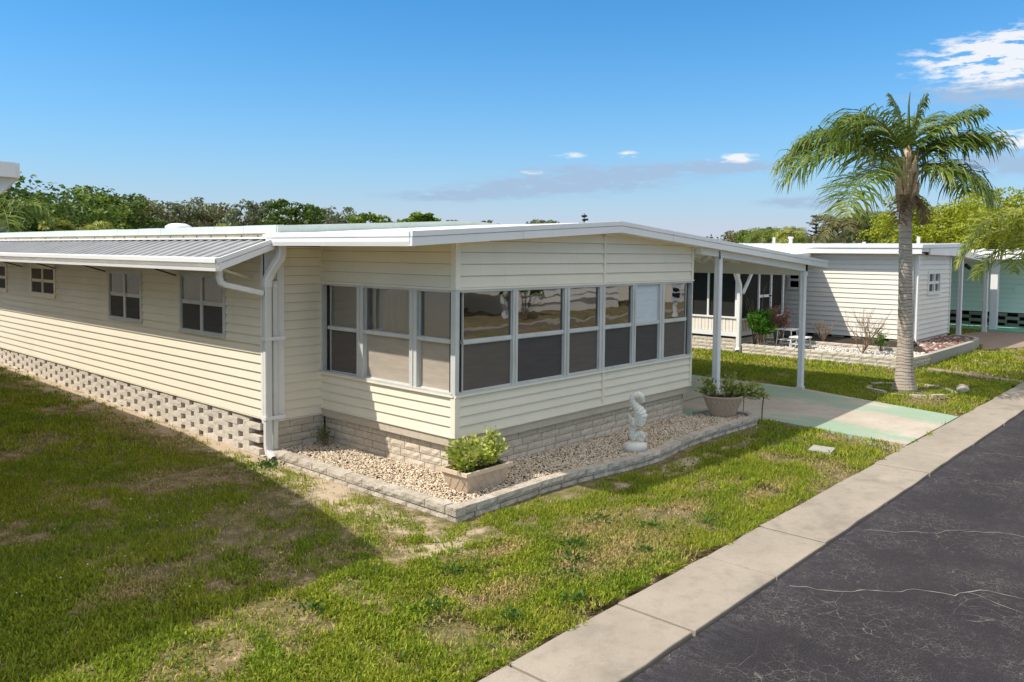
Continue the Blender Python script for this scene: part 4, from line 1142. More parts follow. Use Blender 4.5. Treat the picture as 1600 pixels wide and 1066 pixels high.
# small utility lid in the lawn, stones, meter box by the left edge
mb = MB(); mb.prism([(4.95, -2.78), (5.30, -2.72), (5.26, -2.40), (4.90, -2.46)], 'z', -.03, .022); mb.prism([(5.0, -2.73), (5.25, -2.69), (5.21, -2.45), (4.95, -2.50)], 'z', .022, .026)
mb.build('utility_lid', M_conc_grey, None, origin=(5.1, -2.6, 0), label='small square concrete utility lid sunk in the front lawn', cat='lid')
def boulder(name, loc, size, mat, seed, sub=2, **t):
    import bmesh
    bm_ = bmesh.new(); bmesh.ops.create_icosphere(bm_, subdivisions=sub, radius=1)
    for v in bm_.verts:
        k = 1+.25*mnoise.noise(v.co*1.3+Vector((seed, 0, 0))); v.co = Vector((v.co.x*size[0]*k, v.co.y*size[1]*k, v.co.z*size[2]*k))
    me = bpy.data.meshes.new(name); bm_.to_mesh(me); bm_.free(); me.materials.append(mat)
    o = bpy.data.objects.new(name, me); col.objects.link(o); o.location = loc; reg(o, loc); return tag(o, **t)
boulder('white_stone', (-5.03, .32, .05), (.05, .04, .06), M_statue, 3, label='small white stone standing in the shaded grass at the left edge', cat='stone')

# ------------------------------------------------------------------ second house (white, beyond the lawn)
B = empty('mobile_home', (19.85, .3, 0), 'white mobile home with a dark screened porch beyond the green driveway', 'house')
BXL, BXP, BYF, BYP = 19.85, 15.4, .30, 4.0
PBL = Plane((BXL, 0, 0), (0, 1, 0), (-1, 0, 0)); PBF = Plane((0, BYF, 0), (1, 0, 0), (0, -1, 0))
mb = MB(); mb.box(BXL+.05, BYF+.05, .1, 23.45, 16, 2.9); mb.box(BXP+.35, BYP+.35, .05, 18.4, 16, 1.0); mb.box(BXP+.6, BYP+.6, .05, 18.4, 16, 2.6); mb.build('wall_frame', M_dark, B)
siding(B, PBL, BYF+.03, 6.5, .31, 2.97, .155, M_white_siding, holes=[(3.92, 4.40, 1.74, 2.40)], gap_=.003, proud=.026)
siding(B, PBF, BXL+.05, 23.45, .32, 2.95, .155, M_white_siding, holes=[(20.9, 22.3, 1.68, 2.44)], gap_=.004, proud=.030)
def trimB(pl, u0, z0, u1, z1, d1=.05, mat=M_white, name='trim', parent=None): 
    m = MB(); slab(m, pl, rect(u0, z0, u1, z1), -.02, d1); return m.build(name, mat, parent or B)
mb = MB(); mb.box(BXL-.045, BYF-.045, .28, BXL+.05, BYF+.05, 2.95); mb.build('corner_board', M_white, B)
trimB(PBF, 23.44, .3, 23.52, 2.9)
window(B, PBL, 3.92, 4.40, 1.74, 2.40, [(4.0, 4.32)], rail=2.07, frame=.07, fmat=M_white, mats=lambda i, j: M_glass_dark, name='window', proud=.05, railh=.06)
window(B, PBF, 20.9, 22.3, 1.68, 2.44, [(21.05, 21.55), (21.67, 22.15)], rail=2.06, frame=.09, fmat=M_white, mats=lambda i, j: M_glass_dark, shade=lambda i, j: (M_blind, 'flat') if j else None, name='window', proud=.05, railh=.07)
brick_rows(B, PBF, BXL, 23.45, 0, 3, .10, -.06, .075, M_bbrick, seed=12, lens=(.4, .5))
# block skirt with gaps under the long wall
r = random.Random(3)
for j in range(2):
    y = BYF+.05+(.3 if j else 0)
    while y < BYP+.4:
        key = ('g', j); me = block_mesh('skirt_block', .38, .145, .15, M_greyblock, .006, 70+j, .008, 2) if y < 1 else me
        o = link('skirt_block', me, B, (BXL+.15, y+.40, .15*j)); o.rotation_euler.z = -pi/2; y += .60
m = MB(); slab(m, PBL, rect(BYF, -.02, BYP+.5, .3), -.25, -.14); m.build('crawlspace_shade_sheet', M_shadow_gap, B)  # dark sheet for the shade between the skirt blocks
# roof
def bz(x): return 3.235+(3.33-3.235)*(x-19.45)/(24.3-19.45) if x < 24.3 else 3.33-(x-24.3)*.115
mb = MB(); mb.prism([(19.47, bz(19.47)), (24.3, bz(24.3)), (25.2, bz(25.2)-.02), (25.2, bz(25.2)-.22), (24.3, bz(24.3)-.22), (19.47, bz(19.47)-.2)], 'y', .1, 16); mb.build('roof_deck', M_white, B)
y = .2
while y < 15.8:
    mb = MB(); mb.prism([(19.46, bz(19.46)+.0), (24.3, bz(24.3)+.02), (24.3, bz(24.3)+.05), (19.46, bz(19.46)+.045)], 'y', y, y+.05); mb.build('roof_rib', M_white, B); y += .8
mb = MB(); mb.prism([(19.40, 3.25), (19.46, 3.26), (19.46, 3.17), (19.40, 3.16)], 'y', .05, 16); mb.build('eave_gutter', M_white, B)
mb = MB(); mb.prism([(19.43, 3.155), (19.49, 3.155), (19.49, 2.98), (19.43, 2.98)], 'y', .08, 16); mb.build('eave_fascia', M_white, B)
mb = MB(); mb.box(19.48, .1, 2.97, 19.86, 16, 2.985); mb.build('soffit', M_white, B)
mb = MB(); mb.prism([(19.42, bz(19.42)+.02), (24.3, bz(24.3)+.03), (24.9, bz(24.9)+.03), (24.9, bz(24.9)-.08), (24.3, bz(24.3)-.08), (19.42, bz(19.42)-.08)], 'y', .04, .09); mb.build('gable_fascia_cap', M_white, B)
mb = MB(); mb.prism([(20.3, 3.15), (24.3, 3.22), (24.3, 2.93), (20.3, 2.96)], 'y', .07, .12); mb.build('gable_fascia', M_white, B)
# its carport: roof, post, slab
mb = MB(); mb.prism([(23.5, 3.06), (28.7, 2.80), (28.7, 2.68), (23.5, 2.92)], 'y', .16, 14); mb.build('carport_roof', M_white, B)
mb = MB(); mb.prism([(24.2, 3.16), (28.75, 2.85), (28.75, 2.66), (24.2, 2.92)], 'y', .09, .15); mb.build('carport_fascia', M_white, B)
mb = MB(); mb.box(28.65, .1, 2.66, 28.78, 14, 2.83); mb.build('carport_gutter', M_white, B)
post(24.7, .25, 2.85, .15, 'post', B); post(28.5, .25, 2.7, .15, 'post', B)
mb = MB(); mb.tube([(25.15, .2, 2.62), (25.3, .1, 2.5)], .07, 8); mb.build('porch_lamp', M_black, B)
# screened porch
PP = Plane((BXP, 0, 0), (0, 1, 0), (-1, 0, 0)); PPF = Plane((0, BYP, 0), (1, 0, 0), (0, -1, 0))
brick_rows(B, Plane((BXP, 0, 0), (0, -1, 0), (-1, 0, 0)), -9.5, -BYP, -.03, 4, .105, -.10, .085, M_bbrick, seed=14, lens=(.4, .5))
brick_rows(B, PPF, BXP, 18.6, -.03, 4, .105, -.10, .085, M_bbrick, seed=15, lens=(.4, .5))
m = MB(); slab(m, PP, rect(BYP, -.05, 9.5, .42), -.2, -.05); m.build('mortar_backing', M_mortar, B)
m = MB(); slab(m, PPF, rect(BXP+.03, -.05, 18.6, .42), -.2, -.05); m.build('mortar_backing', M_mortar, B)
trimB(PP, BYP, .46, 9.5, .60, .02, M_white, 'kick_rail'); trimB(PP, BYP, 1.0, 9.5, 1.05, .05, M_white, 'sill')
y = BYP+.02
while y < 9.4:
    m = MB(); slab(m, PP, [(y, .605), (y+.10, .605), (y+.10-.0, .995), (y, .995)], -.03, .004+.006*(int(y*10) % 2)); m.build('wall_plank', M_white_siding, B); y += .115
trimB(PPF, BXP, .46, 18.6, .60, .02, M_white, 'kick_rail'); trimB(PPF, BXP, .93, 18.6, .98, .05, M_white, 'sill')
x = BXP+.03
while x < 18.6-.25:
    m = MB(); slab(m, PPF, [(x+.15, .605), (x+.24, .605), (x+.09, .925), (x, .925)], -.03, .012); m.build('lattice_slat', M_white_siding, B); x += .17
m = MB(); slab(m, PPF, rect(BXP+.05, .60, 18.6, .93), -.06, -.02); m.build('lattice_backing', M_beige_band, B)
for (u0, u1) in ((4.06, 4.9), (4.98, 5.5), (5.55, 6.25), (6.35, 7.5), (7.6, 9.4)):
    m = MB(); slab(m, PP, rect(u0, 1.06, u1, 2.52), -.04, -.02); m.build('screen', M_screen_black, B)
for u in (4.0, 4.92, 5.5, 6.27, 7.52, 9.42): trimB(PP, u, 1.05, u+.055, 2.55, .03, M_white, 'porch_post')
for (u0, u1, za) in ((15.5, 16.75, .99), (16.85, 17.62, .99), (17.7, 18.52, .99)):
    m = MB(); slab(m, PPF, rect(u0, za, u1, 2.44), -.04, -.02); m.build('screen', M_screen_black, B)
for u in (15.42, 16.77, 17.63, 18.53): trimB(PPF, u, .985, u+.075, 2.46, .03, M_white, 'porch_post')
trimB(PPF, 16.84, 1.58, 17.63, 1.66, .035, M_white, 'door_rail')
mb = MB(); mb.tube([(17.5, BYP-.04, 1.62), (17.5, BYP-.10, 1.62)], .03, 8); mb.build('door_knob', M_black, B)
mb = MB(); mb.box(BXP-.02, BYP-.02, 2.46, 18.62, 9.5, 2.66); mb.build('porch_header', M_white, B)
mb = MB(); mb.prism([(14.7, 2.72), (19.5, 2.99), (19.5, 2.92), (14.7, 2.62)], 'y', 3.55, 12); mb.build('porch_roof', M_white, B)
mb = MB(); mb.box(14.64, 3.5, 2.60, 14.74, 12, 2.76); mb.build('porch_gutter', M_white, B)
mb = MB(); mb.prism([(14.7, 2.75), (19.5, 3.0), (19.5, 2.86), (14.7, 2.60)], 'y', 3.48, 3.55); mb.build('porch_fascia', M_white, B)
rpipe('downspout', [(14.8, 3.85, 2.62), (14.8, 3.85, 2.5), (15.0, 3.86, 2.36), (15.26, 3.87, 2.0), (15.30, 3.88, 1.7), (15.30, 3.88, .16), (15.18, 3.84, .05)], .14, .12, M_white, B)
rpipe('roof_brace', [(15.5, 3.88, 1.75), (15.7, 3.84, 2.05), (16.1, 3.8, 2.6)], .09, .08, M_white, B)
mb = MB(); mb.tube([(19.9, 4.35, 3.2), (19.9, 4.35, 3.47)], .06, 10); mb.tube([(19.9, 4.35, 3.47), (19.9, 4.35, 3.53)], .09, 10); mb.build('vent_pipe', M_white, B)
for x, y, h in ((21, 2.3, 3.32), (22.0, .9, 3.5), (24.0, 6.8, 3.55)):
    mb = MB(); mb.tube([(x, y, 3.2), (x, y, h+.05)], .05, 8); mb.build('vent_pipe', M_white, B)
rpipe('downspout', [(19.5, .55, 2.98), (19.55, .5, 2.8), (19.74, .42, 2.45), (19.76, .42, .5), (19.7, .35, .3)], .12, .1, M_white, B)

# its raised planters
pl1 = empty('raised_planter', (15.25, -.9, 0), 'low two-tier planter of pale bricks filled with white rocks in front of the white house', 'planter')
PX = 15.25
def brick_run(parent, p0, p1, z0, rows, h, D, mat, seed, lens=(.30, .40, .45)):
    p0 = Vector((*p0, 0)); p1 = Vector((*p1, 0)); u = (p1-p0); L = u.length; u.normalize(); n_ = Vector((u.y, -u.x, 0))
    pl = Plane(tuple(p0), tuple(u), tuple(n_)); brick_rows(parent, pl, 0, L, z0, rows, h, -D, D, mat, seed=seed, lens=lens)
# travel so that the outside lies to the right: face normal = u rotated -90
brick_run(pl1, (PX, 3.75), (PX, -.85), -.02, 3, .10, .16, M_bbrick, 21)
brick_run(pl1, (PX, -.85), (16.8, -.98), -.02, 3, .10, .16, M_bbrick, 22)
arc = [(16.8, -.98), (21.2, -1.0), (22.3, -.93), (22.95, -.72), (23.3, -.35), (23.45, .1)]
for i in range(len(arc)-1): 
    mb = MB(); (xa, ya), (xb, yb) = arc[i], arc[i+1]; d = Vector((xb-xa, yb-ya, 0)).normalized(); nn = Vector((-d.y, d.x, 0))*.14
    mb.prism([(xa, ya), (xb, yb), (xb+nn.x, yb+nn.y), (xa+nn.x, ya+nn.y)], 'z', -.05, .28); mb.build('kerb', M_conc_grey, pl1)
brick_run(pl1, (17.1, 3.9), (17.1, -.1), .16, 2, .085, .14, M_bbrick, 23)
mb = MB(); mb.prism([(PX+.14, 3.9), (PX+.14, -.72), (16.8, -.84), (21.2, -.86), (22.9, -.6), (23.3, .3), (19.9, .3), (19.8, 3.9)], 'z', -.02, .20); mb.build('bed_soil', M_soil, pl1)
mb = MB(); mb.prism([(17.22, 3.9), (17.22, -.1), (19.8, .2), (19.85, 3.9)], 'z', .10, .25); mb.build('bed_soil', M_soil, pl1)
stones('white_rocks', [(PX+.14, 3.9), (PX+.14, -.72), (16.8, -.84), (17.5, -.8), (17.05, 3.9)], 1600, .045, .215, M_peb_w, label='white rocks in the lower tier of the planter')
stones('red_rocks', [(19.4, -.8), (21.2, -.86), (22.9, -.6), (23.3, .3), (19.9, .25), (17.6, -.75)], 900, .075, .21, M_peb_red, label='dark red and white rocks under the window of the white house')

# small garden furniture and shrubs by the white house
def side_table(loc, w, h, label):
    t = empty('side_table', loc, label, 'table', 'small white garden tables'); x, y, z = loc
    mb = MB(); mb.box(x-w/2, y-w/2, z+h-.035, x+w/2, y+w/2, z+h); mb.build('table_top', M_white, t)
    for sx in (-1, 1):
        for sy in (-1, 1):
            mb = MB(); mb.tube([(x+sx*w*.40, y+sy*w*.40, z+h-.03), (x+sx*w*.47, y+sy*w*.47, z)], .018, 6); mb.build('leg', M_white, t)
    mb = MB(); mb.box(x-w*.42, y-w*.42, z+h*.35, x+w*.42, y+w*.42, z+h*.35+.02); mb.build('shelf', M_white, t)
side_table((16.35, 2.85, .21), .50, .52, 'taller of the two small white plastic tables beside the pink shrub')
side_table((16.0, 2.30, .21), .48, .34, 'lower of the two small white plastic tables, right of the taller one')

def leafy(name, label, cat, loc, w, h, nleaf, size, mat, seed, stemmat=M_twig, branches=14, group=None, up=.9, aspect=.45):
    r = random.Random(seed); t = empty(name, loc, label, cat, group); base = Vector(loc)
    st = MB(); cen = []
    for b in range(branches):
        a = r.uniform(0, 2*pi); ww = w*r.uniform(.2, 1); hh = h*r.uniform(.5, 1)
        tip = base+Vector((cos(a)*ww, sin(a)*ww, hh)); mid = base.lerp(tip, .5)+Vector((r.gauss(0, w*.08), r.gauss(0, w*.08), h*.06))
        st.tube([base+Vector((cos(a)*.03, sin(a)*.03, 0)), mid, tip], [.014, .009, .004], 5, cap=False)
        for k in range(3):
            p = mid.lerp(tip, r.random()); q = p+Vector((r.gauss(0, w*.18), r.gauss(0, w*.18), r.uniform(.05, .18)*h)); st.tube([p, q], [.006, .003], 4, cap=False)
            for _ in range(nleaf//branches//4): cen.append((p.lerp(q, r.uniform(.2, 1.1))+Vector((r.gauss(0, .04), r.gauss(0, .04), r.gauss(0, .03))), (q-p).normalized()))
        for _ in range(nleaf//branches//4): 
            p = mid.lerp(tip, r.uniform(0, 1.05))+Vector((r.gauss(0, .06), r.gauss(0, .06), r.gauss(0, .05))); cen.append((p, (p-base).normalized()))
    st.build('stems', stemmat, t)
    if nleaf:
        m = MB(); leaves(m, cen, size, seed+1, 1, aspect=aspect); m.build('foliage', mat, t)
    return t
leafy('green_shrub', 'bright green leafy shrub in front of the dark porch', 'shrub', (15.75, 3.40, .2), .48, .98, 3000, .10, M_leaf_bright, 31)
leafy('russet_shrub', 'pinkish brown half-bare shrub beside the bright green one', 'shrub', (16.4, 3.2, .2), .50, 1.15, 1500, .08, M_leaf_red, 33, branches=22)
leafy('rose_stem', 'thin dark leggy stems rising in front of the porch door', 'shrub', (16.0, 3.7, .2), .35, 1.75, 220, .07, M_leaf_deep, 36, branches=6)
def bare_shrub(loc, h, w, seed, label):
    r = random.Random(seed); t = empty('bare_shrub', loc, label, 'shrub'); base = Vector(loc); mb = MB()
    def grow(p, d, L, rad, depth):
        q = p+d*L*.5+Vector((r.gauss(0, .02), r.gauss(0, .02), 0)); e = q+(d+Vector((r.gauss(0, .15), r.gauss(0, .15), .1))).normalized()*L*.5
        mb.tube([p, q, e], [rad, rad*.8, rad*.6], 5, cap=False)
        if depth:
            for _ in range(r.choice((2, 3))):
                dd = (d+Vector((r.gauss(0, .45), r.gauss(0, .45), r.uniform(0, .35)))).normalized(); grow(e if r.random() < .6 else q, dd, L*r.uniform(.55, .8), rad*.6, depth-1)
    for k in range(9):
        a = r.uniform(0, 2*pi); grow(base, Vector((cos(a)*w/h, sin(a)*w/h, 1)).normalized(), h*.42, .017, 3)
    mb.build('stems', M_twig, t); return t
bare_shrub((15.95, .55, .2), 1.35, .75, 5, 'leafless twiggy shrub in the white rocks left of the palm trunk')
bare_shrub((17.6, 2.3, .24), .75, .35, 6, 'small dry twiggy bush below the long white wall')
leafy('seedling_plant', 'little bright green plant at the downspout just left of the palm trunk', 'plant', (16.9, .35, .2), .22, .5, 260, .09, M_leaf_bright, 41, branches=8)
leafy('weed_tuft', 'low dark weeds in the inner corner of the pebble bed', 'plant', (-.12, 2.55, .08), .16, .26, 220, .045, M_leaf_weed, 42, branches=9)

# ------------------------------------------------------------------ third house (mint green)
Cc = empty('mobile_home', (31.9, -1, 0), 'mint green mobile home on an open block skirt at the right edge', 'house')
PC = Plane((31.9, 0, 0), (0, 1, 0), (-1, 0, 0))
mb = MB(); mb.box(32.0, -3.2, .1, 36, 16, 3.1); mb.build('wall_frame', M_dark, Cc)
siding(Cc, PC, -3.0, 8, .60, 3.0, .20, M_mint, gap_=.005, proud=.03)
m = MB(); slab(m, PC, rect(-2.6, 1.45, -.1, 1.75), .0, .06); m.build('awning_box', M_mint, Cc)
mm = block_mesh('skirt_block', .5, .13, .15, M_greyblock, .006, 81, .008, 2)
for j in range(4):
    y = -3+(.45 if j % 2 else 0)
    while y < 5: o = link('skirt_block', mm, Cc, (31.9+.12, y+.5, .02+.14*j)); o.rotation_euler.z = -pi/2; y += .9
m = MB(); slab(m, PC, rect(-3, -.02, 8, .6), -.25, -.16); m.build('crawlspace_shade_sheet', M_shadow_gap, Cc)  # dark sheet painted as the shade under the house
mb = MB(); mb.prism([(29.2, 2.95), (32.4, 3.22), (36, 3.2), (36, 3.1), (32.4, 3.1), (29.2, 2.82)], 'y', -3.3, 12); mb.build('roof', M_white, Cc)
y = -3.2
while y < 11:
    mb = MB(); mb.prism([(29.2, 2.955), (32.4, 3.225), (32.4, 3.27), (29.2, 3.0)], 'y', y, y+.07); mb.build('roof_rib', M_white, Cc); y += .62
post(29.75, .2, 2.85, .26, 'post', Cc)
mb = MB(); mb.prism([(29.4, -3.4), (31.9, -3.4), (31.9, 9), (29.0, 9), (29.0, 2), (29.2, 0)], 'z', -.1, .05); mb.build('patio_slab', M_greenslab, Cc)

# neighbouring house on the left: only its roof corner shows, its body shades the lawn
D = empty('mobile_home', (-5.3, 1.0, 0), 'house at the left edge of which only a white roof corner shows', 'house')
ev = [(-4.62, .60), (-4.10, 2.9), (-3.62, 6.6), (-3.55, 22), (-11, 22), (-12, .42)]
mb = MB(); mb.prism(ev, 'z', 3.50, 3.60)
dk = mb.build('roof_deck', M_white, D)
def along(p, q, t0, t1, z0, z1, name, mat, zs=0):
    p = Vector((*p, 0)); q = Vector((*q, 0)); d = (q-p).normalized(); n_ = Vector((d.y, -d.x, 0)); mb = MB()
    vs = []
    for w_ in (p, q):
        for t in (t0, t1):
            for z in (z0, z1): vs.append((w_.x+n_.x*t, w_.y+n_.y*t, z+(zs if w_ is p else 0)))
    mb.add(vs, [(0, 1, 3, 2), (4, 6, 7, 5), (0, 4, 5, 1), (2, 3, 7, 6), (1, 5, 7, 3), (0, 2, 6, 4)]); mb.build(name, mat, D)
along(ev[5], ev[0], .0, .045, 3.50, 3.625, 'gable_fascia_cap', M_white, .02); along(ev[0], ev[1], .0, .045, 3.50, 3.625, 'eave_gutter', M_white); along(ev[1], ev[2], .0, .045, 3.50, 3.625, 'eave_gutter', M_white); along(ev[2], ev[3], 0, .045, 3.50, 3.625, 'eave_gutter', M_white)
mb = MB(); mb.prism([(-12, 3.28), (-4.78, 3.28), (-4.58, 3.499), (-12, 3.499)], 'y', .66, 20); mb.build('roof_beam', M_white, D)
mb = MB(); mb.box(-12, 1.1, 0, -5.35, 20, 3.28); mb.build('wall', M_white_siding, D)
rpipe('downspout', [(-4.84, .80, 3.28), (-4.84, .80, 3.12), (-4.88, .84, 3.0), (-5.05, .95, 2.85), (-5.2, 1.02, 2.7), (-5.25, 1.04, .1)], .1, .09, M_white, D)

# ------------------------------------------------------------------ across the road (seen in the window reflections)
mb = MB(); mb.box(-40, -11.1, -.16, 80, -10.36, .0); walk2 = mb.build('far_sidewalk', M_conc, kind='structure')
mb = MB(); mb.box(-40, -14.6, -.16, 80, -13.9, .02); mb.build('far_path', M_conc, kind='structure')
for i, (x0, x1, lab) in enumerate(((9.5, 17, 'white mobile home across the road, mirrored in the nearest front windows'), (21.5, 29.5, 'white mobile home across the road behind its driveway, mirrored in the middle front windows'), (35, 44, 'white mobile home across the road, mirrored in the farthest front windows'))):
    H = empty('mobile_home', (x0, -18, 0), lab, 'house', 'mobile homes across the road'); pl = Plane((0, -18, 0), (-1, 0, 0), (0, 1, 0))
    mb = MB(); mb.box(x0, -30, .0, x1, -18.03, 3.0); mb.build('wall_frame', M_white_siding, H)
    siding(H, pl, -x1, -x0, .5, 2.9, .3, M_white_siding, gap_=.03, proud=.05, holes=[(-(x0+x1)/2-.9, -(x0+x1)/2+.9, 1.1, 2.2)])
    m = MB(); slab(m, pl, rect(-(x0+x1)/2-.9, 1.1, -(x0+x1)/2+.9, 2.2), -.01, .04); m.build('window', M_black, H)
    mb = MB(); mb.prism([(x0-.5, 2.9), ((x0+x1)/2, 3.3), (x1+3, 2.85), (x1+3, 3.0), ((x0+x1)/2, 3.45), (x0-.5, 3.1)], 'y', -30, -17.3); mb.build('roof', M_white, H)
    mb = MB(); mb.box(x1+2.7, -17.6, 0, x1+2.9, -17.4, 2.9); mb.build('post', M_white, H)
sg = empty('road_sign', (25.6, -12.2, 0), 'white sign on a slim post across the road mirrored in a window', 'sign')
mb = MB(); mb.box(25.55, -12.25, 0, 25.65, -12.15, 1.5); mb.build('post', M_white, sg); mb = MB(); mb.box(25.2, -12.14, .75, 26.0, -12.1, 1.5); mb.build('sign_panel', M_white, sg)
mb = MB(); mb.box(25.35, -12.099, .9, 25.85, -12.09, 1.1); mb.box(25.35, -12.099, 1.18, 25.85, -12.09, 1.38); mb.build('sign_print', M_black, sg)
leafy('roadside_shrub', 'dark round shrub across the road mirrored in the first front window', 'shrub', (12.4, -16.6, 0), 1.1, 1.7, 1500, .2, M_leaf_mid, 71)
leafy('roadside_shrub', 'dark round shrub across the road mirrored in the third front window', 'shrub', (20.0, -16.4, 0), 1.2, 2.2, 1500, .2, M_leaf_mid, 72)

# ------------------------------------------------------------------ trees
def crown_np(R, n_cl, n_leaf, size, seed, squash=(1, 1, .8), bottom=-.6, cl=.26):
    """leaf quads in clumps spread through an uneven crown; local coordinates, centre at 0"""
    g = np.random.default_rng(seed)
    d = g.normal(size=(n_cl, 3)); d /= np.linalg.norm(d, axis=1)[:, None]
    d[:, 2] = np.where(d[:, 2] < bottom, -d[:, 2], d[:, 2])
    ph = g.uniform(0, 6.28, 3)
    lump = 1+.22*np.sin(3*np.arctan2(d[:, 1], d[:, 0])+ph[0])+.16*np.sin(5*d[:, 2]+ph[1])+g.normal(0, .08, n_cl)
    rad = R*lump*g.uniform(.55, 1.0, n_cl)
    C = d*rad[:, None]*np.array(squash)
    cr = R*cl*g.uniform(.6, 1.35, n_cl)
    k = np.repeat(np.arange(n_cl), n_leaf); n = len(k)
    o = g.normal(size=(n, 3)); o /= np.linalg.norm(o, axis=1)[:, None]; o *= (g.uniform(.45, 1, n)**.5)[:, None]
    P = C[k]+o*cr[k][:, None]*np.array([1, 1, .75])
    nrm = o+g.normal(0, .5, (n, 3)); nrm /= np.linalg.norm(nrm, axis=1)[:, None]
    t = np.cross(nrm, g.normal(size=(n, 3))); t /= np.linalg.norm(t, axis=1)[:, None]; b = np.cross(nrm, t)
    s = size*g.uniform(.6, 1.3, n)[:, None]
    V = np.stack([P-t*s*.5, P+b*s*.32, P+t*s*.5, P-b*s*.32], 1).reshape(-1, 3)
    return V, np.arange(n*4).reshape(-1, 4)
def trunk_mb(h, r0, spread, seed, nb=5):
    r = random.Random(seed); mb = MB(); p = [Vector((0, 0, -.2))]
    for k in range(1, 5): p.append(Vector((r.gauss(0, .04)*h*k/4, r.gauss(0, .04)*h*k/4, h*k/4)))
    mb.tube(p, [r0*1.25, r0, r0*.9, r0*.75, r0*.6], 8)
    for b in range(nb):
        a = 2*pi*b/nb+r.uniform(-.4, .4); q = p[3].lerp(p[4], r.random()); e = q+Vector((cos(a)*spread, sin(a)*spread, spread*r.uniform(.5, 1.1)))
        mb.tube([q, q.lerp(e, .5)+Vector((0, 0, spread*.1)), e], [r0*.5, r0*.3, r0*.12], 6)
    return mb
CROWNS = {}
def tree(label, px, dist, top, width, mat, seed, name='tree', squash=.75, n_cl=60, n_leaf=90, leaf=.30, group=None, sparse=False, base=0.0, bottom=-.5, cl=.26):
    loc = at(px, dist); t = empty(name, (loc.x, loc.y, 0), label, 'tree', group, rz=0)
    R = width/2; cz = top-R*squash
    V, F = crown_np(R, n_cl, n_leaf, leaf, seed, (1, 1, squash), bottom, cl)
    V[:, 2] *= R*squash/V[:, 2].max(); V = V+np.array([0, 0, cz])
    o = np_object('crown', V, F, mat, t); o.location = (0, 0, 0)
    tb = trunk_mb(cz, .05*top**.7, R*.55, seed)
    ob = tb.build('trunk', M_bark, None, origin=(0, 0, 0)); ob.parent = t; ob.location = (0, 0, 0)
    return t
HZ = 2.908
def top_of(py, dist, px=800): return HZ + (387+px*.0097-py)*dist*cos(math.atan((px-800)/FPX))/FPX
# left, dense wood
grpL = 'trees behind the long wing'
for (px, d, py, w, mat, sq, nc, lf, lab) in (
    (-60, 50, 268, 11, M_leaf_deep, .7, 85, .34, 'dense dark green tree at the far left edge behind the white roof corner'),
    (62, 52, 280, 9.0, M_leaf_deep, .70, 80, .34, 'broad dark green tree right of the roof corner at the left'),
    (120, 57, 292, 8, M_leaf_mid, .7, 70, .34, 'lighter green rounded tree between the two darkest trees'),
    (143, 62, 288, 7.5, M_leaf_deep, .62, 64, .34, 'dark green tree with a flat-topped crown right of the lighter one'),
    (195, 66, 318, 5.5, M_leaf_olive, .7, 40, .30, 'low olive brown tree at the right foot of the dark wood'),
    (222, 68, 306, 4.6, M_leaf_olive, .8, 40, .30, 'olive brown tree with a tufted top left of centre behind the awning'),
    (252, 70, 312, 5.5, M_leaf_olive, .7, 44, .30, 'wide olive tree with a lumpy crown behind the awning'),
    (285, 66, 310, 4.6, M_leaf_grey, .8, 30, .26, 'thin grey-green tree with gaps of sky in its crown'),
    (326, 68, 308, 6.0, M_leaf_olive, .75, 48, .28, 'rounded olive brown tree right of the thin grey-green one'),
    (383, 60, 312, 3.6, M_leaf_grey, 1.0, 26, .24, 'pale airy tree with open branches, left of its twin'),
    (414, 60, 312, 3.4, M_leaf_grey, 1.0, 24, .24, 'pale airy tree with open branches, right of its twin'),
    (463, 58, 311, 4.0, M_leaf_deep, .8, 34, .30, 'dark tree with distinct round clumps above the roof edge'),
    (497, 66, 326, 3.6, M_leaf_grey, .8, 26, .26, 'grey green tree just right of the clumpy dark tree'),
    (537, 70, 323, 4.2, M_leaf_grey, .9, 26, .26, 'open grey-brown tree above the front roof'),
    (575, 60, 331, 3.2, M_leaf_mid, .8, 30, .28, 'small bright green rounded tree left of the palm-like clump'),
    (627, 80, 341, 3.5, M_leaf_olive, .5, 22, .28, 'low brown treetop just showing over the white roof'),
    (716, 90, 343, 3.4, M_leaf_olive, .5, 22, .28, 'low brown treetop right of the bright green clump'),
    (757, 95, 344, 3.0, M_leaf_olive, .5, 18, .28, 'small brown treetop above the pale green roof strip'),
    (848, 85, 343, 4.6, M_leaf_grey, .4, 30, .28, 'low wide grey-green treetop just left of the roof ridge')):
    tree(lab, px, d, top_of(py, d, px), w, mat, int(px)+900, squash=sq, n_cl=nc, n_leaf=80 if nc > 50 else 60, leaf=lf, group='trees behind the cream mobile home', bottom=-.9 if nc > 60 else -.5)
mbx = tree('bright green tropical clump poking over the middle of the roof', 664, 40, top_of(332, 40), 2.1, M_leaf_mid, 77, squash=.7, n_cl=26, n_leaf=40, leaf=.34)
